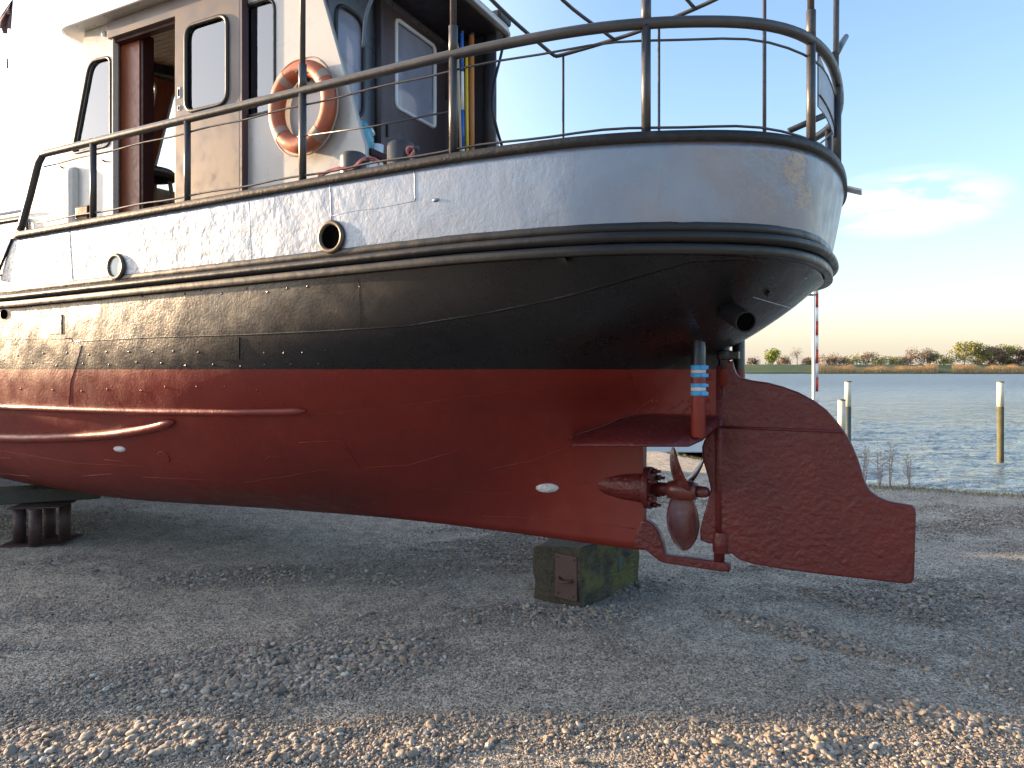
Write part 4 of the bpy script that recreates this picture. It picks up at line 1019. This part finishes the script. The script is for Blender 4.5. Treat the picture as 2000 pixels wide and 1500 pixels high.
def patchmask(X, Y):
    """how pebbly the ground is, 0..1"""
    n = fbm(X*.55+3, Y*1.1, 4, 5); n2 = fbm(X*1.6, Y*2.8, 3, 11)
    m = np.clip((n*.6+n2*.4-.45)*5, 0, 1)
    def blob(cx, cy, rx, ry, a=0):
        dx, dy = X-cx, Y-cy; c, s = math.cos(a), math.sin(a); u = (dx*c+dy*s)/rx; v = (-dx*s+dy*c)/ry; return np.clip(1.35-(u*u+v*v), 0, 1)
    q = lambda x, y: G(x, y)
    a = q(620, 1300); m = np.maximum(m*.75, blob(a.x, a.y, 1.25, .42, .22)*np.clip(.2+n2*1.9, 0, 1))
    a = q(850, 1440); m = np.maximum(m, blob(a.x, a.y, 1.0, .22, .1)*np.clip(n2*2.4-.5, 0, 1)); a = q(250, 1450); m = np.maximum(m, blob(a.x, a.y, .7, .2, 0)*np.clip(n2*2.4-.4, 0, 1))
    a = q(1400, 1440); m = np.maximum(m, blob(a.x, a.y, .9, .16, -.15)*np.clip(n2*2.2-.5, 0, 1)); a = q(1750, 1390); m = np.maximum(m, blob(a.x, a.y, .75, .14, -.4))
    a = q(760, 1120); m = np.maximum(m, blob(a.x, a.y, .45, .9, .5)*np.clip(n2*2-.2, 0, 1)); a = q(1580, 1240); m = np.maximum(m, blob(a.x, a.y, .7, .16, -.75)*.8)
    a = q(1850, 1180); m = np.maximum(m, blob(a.x, a.y, 1.0, .5, -.2)*np.clip(n2*2.2-.3, 0, 1))
    for (x, y, rx, ry) in ((560, 1170, 1.4, .35), (1120, 1330, 1.1, .3), (1000, 1260, .5, .35), (1480, 1340, .7, .25)):   # bare hard sand
        a = q(x, y); m = m*(1-.85*blob(a.x, a.y, rx, ry, 0)/1.0*np.clip(1.0, 0, 1)).clip(0, 1)
    return m.clip(0, 1)
def gz(X, Y):
    ys = yshore(X)+.25*(fbm(X*1.3, Y*0+2, 3, 3)-.5); d = np.clip((Y-ys)/1.6, 0, 3)
    z = .020*(fbm(X*2.2, Y*2.2, 4, 2)-.5)+.05*(fbm(X*.35, Y*.35, 2, 9)-.5)*np.clip((np.hypot(X, Y-4)-2)/6, 0, 1)
    near = (np.abs(X) < 8) & (Y < 12)
    z = z+.010*patchmask(X, Y)*near
    z = z-np.minimum(.75*d**1.1, 2.5)
    return z
def nonuni(lo, hi, a, b, step, g=1.12):
    c = list(np.arange(a, b, step)); l = []; x = a; st_ = step
    while x > lo: st_ *= g; x -= st_; l.append(x)
    r = []; x = b; st_ = step; 
    while x < hi: r.append(x); st_ *= g; x += st_
    r.append(x)
    return np.array(l[::-1]+c+r)
gx = nonuni(-120, 140, -5.2, 6.8, .026); gy = nonuni(-90, 60, 2.2, 10.5, .026)
XX, YY = np.meshgrid(gx, gy); ZZ = gz(XX, YY)
def gridmesh(name, XX, YY, ZZ, mat):
    ny, nx = XX.shape; me = bpy.data.meshes.new(name); co = np.stack([XX, YY, ZZ], -1).reshape(-1, 3).astype(np.float32)
    idx_ = np.arange(ny*nx).reshape(ny, nx); f = np.stack([idx_[:-1, :-1], idx_[:-1, 1:], idx_[1:, 1:], idx_[1:, :-1]], -1).reshape(-1, 4)
    me.vertices.add(len(co)); me.vertices.foreach_set('co', co.ravel()); me.loops.add(f.size); me.loops.foreach_set('vertex_index', f.ravel().astype(np.int32))
    me.polygons.add(len(f)); me.polygons.foreach_set('loop_start', np.arange(0, f.size, 4, dtype=np.int32)); me.polygons.foreach_set('loop_total', np.full(len(f), 4, dtype=np.int32))
    me.update(calc_edges=True); me.polygons.foreach_set('use_smooth', np.ones(len(f), bool)); me.validate(); me.materials.append(mat)
    o = bpy.data.objects.new(name, me); COL.objects.link(o); return o
def groundmat():
    m, nt, b = newmat('yard_ground'); v = objc(nt)
    big = noi(nt, v, .7, 5, .6); mid = noi(nt, v, 6, 6, .7); fi = noi(nt, v, 90, 4, .7)
    c = mixrgb(nt, rng_(nt, big, .35, .65), (.46, .415, .335), (.35, .315, .255))
    c = mixrgb(nt, rng_(nt, mid, .42, .7, 0, .6), c, (.13, .125, .105))
    c = mixrgb(nt, rng_(nt, noi(nt, v, 1.7, 5, .6), .56, .75, 0, .35), c, (.15, .16, .10))
    vo = N(nt, 'ShaderNodeTexVoronoi'); vo.inputs['Scale'].default_value = 95; nt.links.new(v, vo.inputs['Vector'])
    vo2 = N(nt, 'ShaderNodeTexVoronoi'); vo2.inputs['Scale'].default_value = 48; nt.links.new(v, vo2.inputs['Vector'])
    sp = N(nt, 'ShaderNodeSeparateColor'); nt.links.new(vo.outputs['Color'], sp.inputs[0])
    c = mixrgb(nt, mth(nt, 'MULTIPLY', rng_(nt, sp.outputs[0], .35, .9), .75), c, (.46, .42, .36))
    c = mixrgb(nt, mth(nt, 'MULTIPLY', mth(nt, 'GREATER_THAN', sp.outputs[1], .66), .7), c, (.055, .052, .045))
    sz_ = N(nt, 'ShaderNodeSeparateXYZ'); nt.links.new(v, sz_.inputs[0])
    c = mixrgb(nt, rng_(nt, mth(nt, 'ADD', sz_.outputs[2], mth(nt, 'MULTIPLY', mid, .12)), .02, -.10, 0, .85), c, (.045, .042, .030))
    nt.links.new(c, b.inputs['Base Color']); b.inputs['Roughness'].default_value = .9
    h1 = rng_(nt, vo.outputs['Distance'], 0, .6, 1, 0); h2 = mth(nt, 'MULTIPLY', rng_(nt, vo2.outputs['Distance'], 0, .6, 1, 0), rng_(nt, mid, .45, .6))
    bump(nt, b, [(mid, .6, .02), (h2, 1, .018), (h1, 1, .009), (fi, .5, .003)])
    return m
M['ground'] = groundmat()
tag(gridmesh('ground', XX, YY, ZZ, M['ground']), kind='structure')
# pebbles
def pebblemat():
    m, nt, b = newmat('pebble_stone'); at = N(nt, 'ShaderNodeAttribute', attribute_type='INSTANCER', attribute_name='rnd')
    cr = N(nt, 'ShaderNodeValToRGB'); e = cr.color_ramp.elements; e[0].position = 0; e[0].color = (.07, .066, .064, 1); e[1].position = 1; e[1].color = (.55, .50, .42, 1)
    for p, c in ((.18, (.19, .172, .145, 1)), (.34, (.26, .23, .185, 1)), (.5, (.23, .18, .135, 1)), (.6, (.32, .29, .235, 1)), (.72, (.27, .245, .205, 1)), (.82, (.33, .28, .21, 1)), (.9, (.27, .17, .11, 1)), (.96, (.42, .40, .37, 1))):
        x = e.new(p); x.color = c
    nt.links.new(at.outputs['Fac'], cr.inputs[0]); v = objc(nt)
    c = mixrgb(nt, rng_(nt, noi(nt, v, 2.5, 4, .6), .4, .7, 0, .35), cr.outputs[0], (.12, .11, .1))
    nt.links.new(c, b.inputs['Base Color']); b.inputs['Roughness'].default_value = .75
    bump(nt, b, [(noi(nt, v, 5, 4), .3, .1)])
    return m
M['pebble'] = pebblemat()
def scatter():
    n = 1400000
    # camera-side wedge, denser near
    Y = 2.35+(12.2-2.35)*rng.random(n)**1.55; X = (rng.random(n)*2-1)*(Y*.74+.35)
    m = patchmask(X, Y); ys = yshore(X)
    dens = np.clip(m, 0, 1)**1.2*.74+.15
    dens *= np.clip(4.2/Y, .3, 1.15)**.6
    # jacobian: area weight
    keep = (rng.random(n) < dens*.66) & (Y < ys+.4)
    X, Y, m = X[keep], Y[keep], m[keep]; n = len(X)
    size = .0049*np.exp(rng.normal(0, .38, n))*(.50+.87*m)
    size *= np.clip(1.1-.03*(Y-4), .8, 1.1)
    big = rng.random(n) < .004; size[big] *= 1.9
    size = np.minimum(size, .024)
    Z = gz(X, Y)+size*.25+rng.random(n)*size*.7*m
    # a few hand-picked larger stones
    for (x, y, r) in ((841, 1424, .022), (1362, 1412, .02), (1814, 1310, .018), (1565, 1291, .021), (560, 1475, .019), (600, 1482, .02), (1130, 1490, .022), (120, 1265, .013), (745, 1285, .014)):
        g = G(x, y); X = np.r_[X, g.x]; Y = np.r_[Y, g.y]; Z = np.r_[Z, r*.4+gz(np.array([g.x]), np.array([g.y]))[0]]; size = np.r_[size, r]
    n = len(X); print('pebbles', n)
    me = bpy.data.meshes.new('gravel'); me.vertices.add(n); me.vertices.foreach_set('co', np.stack([X, Y, Z], -1).astype(np.float32).ravel())
    for nm, arr in (('rnd', rng.random(n)),): a = me.attributes.new(nm, 'FLOAT', 'POINT'); a.data.foreach_set('value', arr.astype(np.float32))
    a = me.attributes.new('scl', 'FLOAT_VECTOR', 'POINT'); a.data.foreach_set('vector', np.stack([size*(1+.5*rng.random(n)), size*(.75+.4*rng.random(n)), size*(.45+.35*rng.random(n))], -1).astype(np.float32).ravel())
    a = me.attributes.new('rot', 'FLOAT_VECTOR', 'POINT'); a.data.foreach_set('vector', np.stack([rng.normal(0, .3, n), rng.normal(0, .3, n), rng.random(n)*6.28], -1).astype(np.float32).ravel())
    o = bpy.data.objects.new('gravel', me); COL.objects.link(o); tag(o, 'loose rounded pebbles and gravel scattered over the yard', 'gravel', kind='stuff')
    ng = bpy.data.node_groups.new('gravel_nodes', 'GeometryNodeTree'); ng.interface.new_socket('Geometry', in_out='INPUT', socket_type='NodeSocketGeometry'); ng.interface.new_socket('Geometry', in_out='OUTPUT', socket_type='NodeSocketGeometry')
    gi = N(ng, 'NodeGroupInput'); go = N(ng, 'NodeGroupOutput'); ins = N(ng, 'GeometryNodeInstanceOnPoints'); ico = N(ng, 'GeometryNodeMeshIcoSphere'); ico.inputs['Subdivisions'].default_value = 3; ico.inputs['Radius'].default_value = 1
    sp = N(ng, 'GeometryNodeSetPosition'); nx = N(ng, 'ShaderNodeTexNoise'); nx.inputs['Scale'].default_value = 1.1; nx.inputs['Detail'].default_value = 1
    sub = N(ng, 'ShaderNodeVectorMath', operation='SUBTRACT'); sub.inputs[1].default_value = (.5, .5, .5); scn = N(ng, 'ShaderNodeVectorMath', operation='SCALE'); scn.inputs['Scale'].default_value = .9
    ng.links.new(nx.outputs['Color'], sub.inputs[0]); ng.links.new(sub.outputs[0], scn.inputs[0]); ng.links.new(scn.outputs[0], sp.inputs['Offset'])
    ss = N(ng, 'GeometryNodeSetShadeSmooth'); sm = N(ng, 'GeometryNodeSetMaterial'); sm.inputs['Material'].default_value = M['pebble']
    def attr(nm, t):
        a = N(ng, 'GeometryNodeInputNamedAttribute', data_type=t); a.inputs['Name'].default_value = nm; return a.outputs['Attribute']
    ng.links.new(ico.outputs['Mesh'], sp.inputs['Geometry']); ng.links.new(sp.outputs[0], ss.inputs[0]); ng.links.new(ss.outputs[0], sm.inputs[0]); ng.links.new(sm.outputs[0], ins.inputs['Instance'])
    ng.links.new(gi.outputs[0], ins.inputs['Points']); ng.links.new(attr('scl', 'FLOAT_VECTOR'), ins.inputs['Scale'])
    e2r = N(ng, 'FunctionNodeEulerToRotation'); ng.links.new(attr('rot', 'FLOAT_VECTOR'), e2r.inputs[0]); ng.links.new(e2r.outputs[0], ins.inputs['Rotation'])
    ng.links.new(ins.outputs[0], go.inputs[0]); md = o.modifiers.new('gravel', 'NODES'); md.node_group = ng; o.data.materials.append(M['pebble'])
scatter()
# water
def watermat():
    m, nt, b = newmat('river_water'); v = objc(nt)
    b.inputs['Base Color'].default_value = (.13, .185, .225, 1); b.inputs['Roughness'].default_value = .05; b.inputs['IOR'].default_value = 1.33
    n1 = noi(nt, v, .55, 5, .62, (1, 1.9, 1), dist=.4); n2 = noi(nt, v, 2.6, 5, .65, (1, 1.7, 1), dist=.6)
    n3 = noi(nt, v, .1, 4, .6, (1, 2.2, 1)); sy_ = N(nt, 'ShaderNodeSeparateXYZ'); nt.links.new(v, sy_.inputs[0]); nt.links.new(rng_(nt, sy_.outputs[1], 18, 110, .05, .42), b.inputs['Roughness'])
    bump(nt, b, [(n3, .8, 1.4), (n1, 1., .75), (n2, 1., .20)])
    return m
M['water'] = watermat()
wx = nonuni(-900, 1500, -3, 22, .14, 1.10); wy = nonuni(7.9, 356, 8, 26, .10, 1.06)
WX, WY = np.meshgrid(wx, wy); fade = np.clip(1.3-(WY-8)/60, 0, 1)
WZZ = WZ+fade*(.14*(fbm(WX*.8, WY*1.7, 4, 21)-.5)+.05*(fbm(WX*3, WY*5, 3, 31)-.5))
WY2 = np.where(WY > 350, 356, WY)
tag(gridmesh('water', WX, WY2, WZZ, M['water']), kind='structure')
# far shore
fx = np.arange(-900, 1500, 6.); SY = 343.
prof = [(0, WZ-1), (.5, WZ+.1), (5, .3), (9, 1.0), (16, 3.6), (22, 3.9), (30, 3.7), (60, 1.5), (300, 1.2), (2500, 1.0), (6500, 1.0)]
XF = np.array([[x]*len(prof) for x in fx]).T; YF = np.array([[SY+p[0]+1.5*math.sin(x*.03) for x in fx] for p in prof]); ZF = np.array([[p[1]+.15*math.sin(x*.11) for x in fx] for p in prof])
M['dike'] = paint('dike_grass', (.05, .085, .03), (.085, .10, .04), .9, ns=.05, bumps=((1., .5, .3),))
XF = XF*1.0
tag(gridmesh('far_bank', XF, YF, ZF, M['dike']), kind='structure')
def leafy(name, pos, h, wd, n, leaf, mat, matw, label, cat, group, seed, trunk=.25, lean=0, bare=False, asp=1.):
    rd = random.Random(seed); e = empty(name, pos); mb = MB()
    mb.tube([(0, 0, -.5), (lean*.3, 0, h*trunk), (lean, 0, h*.8)], [h*.022, h*.016, h*.005], 6)
    def br(p, d, ln, r, lv):
        q = p+d*ln; mb.tube([p, (p+q)/2+Vector((rd.uniform(-.04, .04)*ln, 0, 0)), q], [r, r*.75, r*.5], 4, caps=False)
        if lv:
            for _ in range(3): br(p+d*ln*rd.uniform(.5, 1), (d+Vector((rd.uniform(-.7, .7), rd.uniform(-.7, .7), rd.uniform(-.2, .6)))).normalized(), ln*.62, r*.5, lv-1)
    for k in range(9 if bare else 7):
        z = h*rd.uniform(trunk*.9, .7); a = rd.uniform(0, 6.28); br(Vector((0, 0, z)), Vector((math.cos(a)*.8*wd/h*1.6, math.sin(a)*.8, 1)).normalized(), h*.28*(1.1-z/h), h*.007, 2)
    mb.build('trunk', matw, e)
    cl = [(rd.uniform(-1, 1)*wd*.36, rd.uniform(-1, 1)*wd*.36, h*rd.uniform(trunk+.12, .85), rd.uniform(.12, .24)*wd) for _ in range(16)]
    vs, fs = [], []
    for _ in range(n):
        cx, cy, cz, r = rd.choice(cl); v = Vector((rd.gauss(0, 1), rd.gauss(0, 1), rd.gauss(0, 1))); v = v.normalized()*r*rd.random()**.4*1.25
        rel = (cz/h-.55); sh_ = 1-.9*max(0, rel)
        p = Vector((cx*sh_, cy*sh_, cz))+Vector((v.x, v.y, v.z*asp)); a = Vector((rd.uniform(-1, 1), rd.uniform(-1, 1), rd.uniform(-1, 1))).normalized()*leaf; b = a.cross(Vector((rd.uniform(-1, 1), rd.uniform(-1, 1), rd.uniform(-1, 1)))).normalized()*leaf*.6
        o_ = len(vs); vs += [p-a, p+b, p+a, p-b]; fs.append((o_, o_+1, o_+2, o_+3))
    c = MB().add(vs, fs, False).build('crown', mat, e, merge=False)
    tag(e, label, cat, group); return e
leafm = lambda nm, a, b: paint(nm, a, b, .7, ns=.4, bumps=None)
M['lf_y'] = leafm('spring_leaf', (.22, .26, .03), (.13, .18, .03)); M['lf_o'] = leafm('willow_leaf', (.26, .25, .08), (.17, .17, .06)); M['lf_b'] = leafm('budding_twig', (.17, .11, .07), (.20, .15, .09)); M['bark'] = leafm('bark', (.07, .055, .045), (.1, .08, .06))
M['lf_p'] = leafm('bare_twig', (.15, .11, .09), (.10, .08, .07))
TY = SY+24
def tp(x, dy=0): p = D(x, 714, TY+dy); p.z = 3.6-dy*.05; return p
leafy('round_tree', tp(1509), 8.2, 9, 1500, .42, M['lf_y'], M['bark'], 'round yellow-green tree on the far dike, leftmost', 'tree', 'trees on the far bank', 1, .12)
leafy('bare_tree', tp(1557), 9.8, 8.6, 700, .16, M['lf_p'], M['bark'], 'bare brown tree between the round green tree and the striped boom', 'tree', 'trees on the far bank', 2, .15, bare=True)
for k, (x, h, wd, mt, lab) in enumerate(((1884, 12.2, 11, 'lf_o', 'tallest olive willow at the left end of the far grove'), (1916, 11.2, 9, 'lf_o', 'second willow from the left in the far grove'), (1942, 9.6, 9, 'lf_b', 'brownish middle tree of the far grove'), (1968, 10, 9, 'lf_o', 'fourth tree of the far grove, paler and rounder'), (1990, 8.2, 8, 'lf_b', 'small rounded tree at the right end of the far grove'))):
    leafy('willow_tree', tp(x, 2), h*1.04, wd*1.2, 2400, .42, M[mt], M['bark'], lab, 'tree', 'trees on the far bank', 10+k, .05)
shr = [(1468, 3.0, 7, 'lf_p', 'low hazy shrub close to the stern on the far bank'), (1532, 4, 6, 'lf_b', 'brown bush between the round green tree and the bare tree'), (1583, 3.4, 7, 'lf_b', 'low brown bush just left of the striped boom on the far bank'),
       (1618, 5.0, 9, 'lf_b', 'reddish brown bush just right of the striped boom on the far bank'), (1640, 4.0, 8, 'lf_b', 'brown bush above the reeds, right beside the reddish one'), (1665, 4.4, 9, 'lf_o', 'olive bush above the short mooring pile'),
       (1695, 6.2, 8, 'lf_b', 'domed brown bush in the middle of the far bank'), (1722, 4.0, 8, 'lf_o', 'low olive bush right of the domed brown bush'), (1745, 3.8, 8, 'lf_o', 'low olive bush in the gap of the far tree line'), (1768, 4.2, 8, 'lf_b', 'brown bush left of the tall thin trees'),
       (1789, 8.4, 8, 'lf_b', 'reddish tree with ragged top left of the twiggy one'), (1812, 8.8, 7, 'lf_p', 'thin twiggy tree beside the reddish ragged tree'), (1829, 6.6, 7, 'lf_o', 'pale round bush left of the large grove'), (1850, 3.4, 8, 'lf_o', 'low bush at the foot of the tallest willow')]
for k, (x, h, wd, mt, lab) in enumerate(shr):
    leafy('shore_bush' if h < 7 else 'thin_tree', tp(x, 4), h*1.08, wd*1.3, 900, .36, M[mt], M['bark'], lab, 'bush' if h < 7 else 'tree', 'bushes on the far bank', 40+k, .05)
# distant tree line far behind, as one mass
dm = MB()
for k in range(700):
    x = rng.uniform(-500, 1000); y = rng.uniform(700, 1000); h = rng.uniform(2, 7); dm.sphere((x, y, 1+h*.4), h*.6, 6, 4, (2.2, 1, 1))
o = dm.build('distant_woods', M['lf_p'], merge=False); tag(o, 'hazy low tree line on the horizon behind the dike', 'woods', kind='stuff')
# reeds along the far waterline
rv, rf = [], []
rd = random.Random(5)
for _ in range(16000):
    x = rd.uniform(1590, 2140); y = SY+rd.uniform(1, 9)
    if vnoise(x*.02, 3.) < .34: continue
    X = (x-1000)/FPX*y; h = rd.uniform(1.5, 2.9)*(.6+.8*float(vnoise(x*.05, 9.))); w_ = .12; z0 = WZ+.3+(y-SY)*.13; o_ = len(rv); l = rd.uniform(-.25, .25)
    qa = rd.uniform(0, 3.14); ca, sa_ = math.cos(qa), math.sin(qa); rv += [(X-w_*ca, y-w_*sa_, z0), (X+w_*ca, y+w_*sa_, z0), (X+w_*.4+l, y, z0+h), (X-w_*.4+l, y, z0+h)]; rf.append((o_, o_+1, o_+2, o_+3))
M['reed'] = leafm('reed_straw', (.60, .40, .18), (.48, .31, .14)); o = MB().add(rv, rf, False).build('reeds', M['reed'], merge=False); tag(o, 'tan dry reeds along the far waterline', 'reeds', kind='stuff')
# ---- mooring piles and striped boom
M['pilew'] = paint('pile_white', (.62, .58, .45), (.5, .46, .34), .6, ns=6); M['pileg'] = paint('pile_weedy', (.10, .085, .03), (.05, .06, .03), .8, ns=6, bumps=((30, .6, .01),)); M['pilesteel'] = paint('pile_steel', (.04, .06, .065), (.08, .07, .04), .6, ns=4)
def pile(x, ytop, yb, wpx, Y, ysplit, low, label, waterline=True):
    b = D(x, yb, Y); t = D(x, ytop, Y); r = wpx/2/FPX*Y; zsp = CAMZ+(HY-ysplit)/FPX*Y
    e = empty('mooring_pile', (b.x, Y, 0)); z0 = WZ-1.2
    MB().cyl((0, 0, z0), (0, 0, zsp), r, 20).build('lower_section', M[low], e); MB().cyl((0, 0, zsp), (0, 0, t.z), r*1.015, 20).build('white_band', M['pilew'], e)
    MB().cyl((0, 0, t.z-.0), (0, 0, t.z+.025), r*1.12, 20, bev=.006).build('cap', M['pilesteel'], e); tag(e, label, 'mooring pile', 'mooring piles in the river')
pile(1954, 747, 905, 12, 16.9, 794, 'pileg', 'mooring pile with weedy brown lower half, standing alone at the right')
pile(1656, 746, 870, 12, 18.5, 794, 'pilesteel', 'taller thin mooring pile with dark foot, just behind the rudder edge')
pile(1644, 782, 870, 14, 15.5, 858, 'pilesteel', 'short thick all-white mooring pile half hidden by the rudder')
bmY = 13.2; bx = D(1589, 800, bmY).x
bp = empty('barrier_boom', (bx, bmY, 0)); zt = D(1589, 470, bmY).z
MB().cyl((0, 0, -.7), (0, 0, zt), .026, 12).build('post', M['white'], bp)
M['boomred'] = paint('boom_red', (.5, .05, .03), (.42, .05, .03), .5)
seg = (zt-.1)/15.
for k in range(15): MB().cyl((.062, 0, -.1+seg*k), (.062+.003, 0, -.1+seg*(k+1)), .024, 12).build('striped_section', M['boomred' if k % 2 else 'white'], bp)
z = D(1585, 576, bmY).z; MB().box((-.07, 0, z), (.2, .05, .03)).build('bracket', M['rail'], bp)
tag(bp, 'tall white post with red and white striped boom behind the stern', 'barrier boom')
# pontoon seen through the propeller opening
pn = empty('white_pontoon', (1.6, 16.2, 0)); MB().box((0, .9, -.12), (6.2, 1.8, .34)).build('deck_box', M['white'], pn, .03); MB().box((0, .9, -.42), (6.1, 1.7, .24)).build('float', M['holeblack'], pn)
tag(pn, 'low white pontoon with black float seen through the propeller opening', 'pontoon')
# saplings on the bank
M['twig'] = paint('pale_twig', (.30, .20, .15), (.22, .15, .12), .8, ns=5)
for k, (x, y0, y1, lab) in enumerate(((1688, 955, 885, 'bare sapling half hidden behind the rudder edge'), (1718, 955, 888, 'bare pale sapling first to the right of the rudder'), (1738, 957, 884, 'tallest bare sapling, in the middle of the bank group'), (1776, 955, 897, 'bare sapling standing apart at the right of the bank group'))):
    Y = 9.6; b = D(x, y0, Y); h = (y0-y1)/FPX*Y; rd = random.Random(k+77); mb = MB(); zb = float(gz(np.array([b.x]), np.array([Y]))[0])-.03
    for s_ in range(4):
        a = rd.uniform(0, 6.28); p = Vector((0, 0, 0)); q = Vector((math.cos(a)*.05+rd.uniform(-.03, .03), math.sin(a)*.05, h*rd.uniform(.75, 1.05)+.1)); m_ = (p+q)/2+Vector((rd.uniform(-.02, .02), 0, 0)); mb.tube([p, m_, q], [.004, .003, .001], 5)
        for j in range(16):
            t = rd.uniform(.3, 1); c0 = p.lerp(q, t); d = Vector((rd.uniform(-1, 1), rd.uniform(-1, 1), rd.uniform(.1, 1))).normalized()*rd.uniform(.03, .13); mb.tube([c0, c0+d], [.0022, .0012], 4); 
            mb.sphere(c0+d, .0035, 5, 3, (1, 1, 1.6))
    o = mb.build('sapling', M['twig'], merge=False); o.location = (b.x, Y, zb); tag(o, lab, 'sapling', 'saplings on the river bank')
# dry weeds and litter along the bank edge
gv, gf = [], []; rd = random.Random(9)
for _ in range(5200):
    X = rd.uniform(3.0, 9.5); ys = float(yshore(X)); Y = ys+rd.gauss(-.05, .18); z = float(gz(np.array([X]), np.array([Y]))[0]); h = rd.uniform(.012, .05); a = rd.uniform(0, 3.14); dx, dy = math.cos(a)*.004, math.sin(a)*.004; l = rd.uniform(-.04, .04); o_ = len(gv)
    gv += [(X-dx, Y-dy, z-.005), (X+dx, Y+dy, z-.005), (X+l+dx*.3, Y+dy*.3, z+h), (X+l-dx*.3, Y-dy*.3, z+h)]; gf.append((o_, o_+1, o_+2, o_+3))
M['drygrass'] = leafm('dry_grass', (.20, .17, .08), (.10, .11, .04)); o = MB().add(gv, gf, False).build('bank_grass', M['drygrass'], merge=False); tag(o, 'sparse dry grass and drift along the river bank edge', 'grass', kind='stuff')
# unseen steel containers, added to throw the long shade over the yard
CH = 2.6; cm = MB(); rows = []
for i in range(121):
    y = -6.1+12.2*i/120; d = .02*(1 if (i % 4) < 2 else -1); rows.append([(1.2+d, y, .1), (1.2+d, y, CH)])
cm.grid(rows); cm.grid([[(-a[0], a[1], a[2]) for a in r] for r in rows]); cm.box((0, -6.12, CH/2+.05), (2.4, .06, CH-.1)).box((0, 6.12, CH/2+.05), (2.4, .06, CH-.1)).box((0, 0, CH), (2.44, 12.25, .08)).box((0, 0, .08), (2.44, 12.25, .12))
for f in range(len(cm.sm)): cm.sm[f] = False
M['cont'] = paint('container_green', (.05, .07, .06), (.08, .06, .04), .5); cm.build('shell', M['cont'])
shell = bpy.data.objects['shell']
for k_, (cx_, cy_, lab_) in enumerate(((-15.9, 9.3, 'unseen dark green container added for shade at the left, in front of the bushes'), (-9.9, 12.2, 'unseen dark green container added for shade behind the bow of the boat'))):
    ct = empty('shade_container', (cx_, cy_, 0), R(90)); o = shell if k_ == 0 else shell.copy()
    if k_: COL.objects.link(o)
    o.parent = ct; tag(ct, lab_, 'container', 'unseen containers added for shade')

# unseen scrub added behind the container: its ragged top breaks the shade edge
for k, (x, h, wd, lab) in enumerate(((-18.5, 3.9, 3.4, 'unseen bush added for shade behind the right end of the container'), (-20.5, 4.3, 3.8, 'tallest unseen bush added for shade behind the container'), (-23.5, 3.8, 3.6, 'middle unseen bush added for shade behind the container'), (-26.5, 4.2, 3.8, 'unseen bush added for shade near the left end of the container'), (-30, 4.0, 4, 'unseen bush added for shade beyond the left end of the container'), (-33.5, 4.2, 4, 'unseen bush added for shade farthest left beyond the container'))):
    leafy('shade_bush', (x, 11.6, 0), h, wd, 1500, .10, M['lf_o'], M['bark'], lab, 'bush', 'unseen shade bushes behind the container', 90+k, .1)
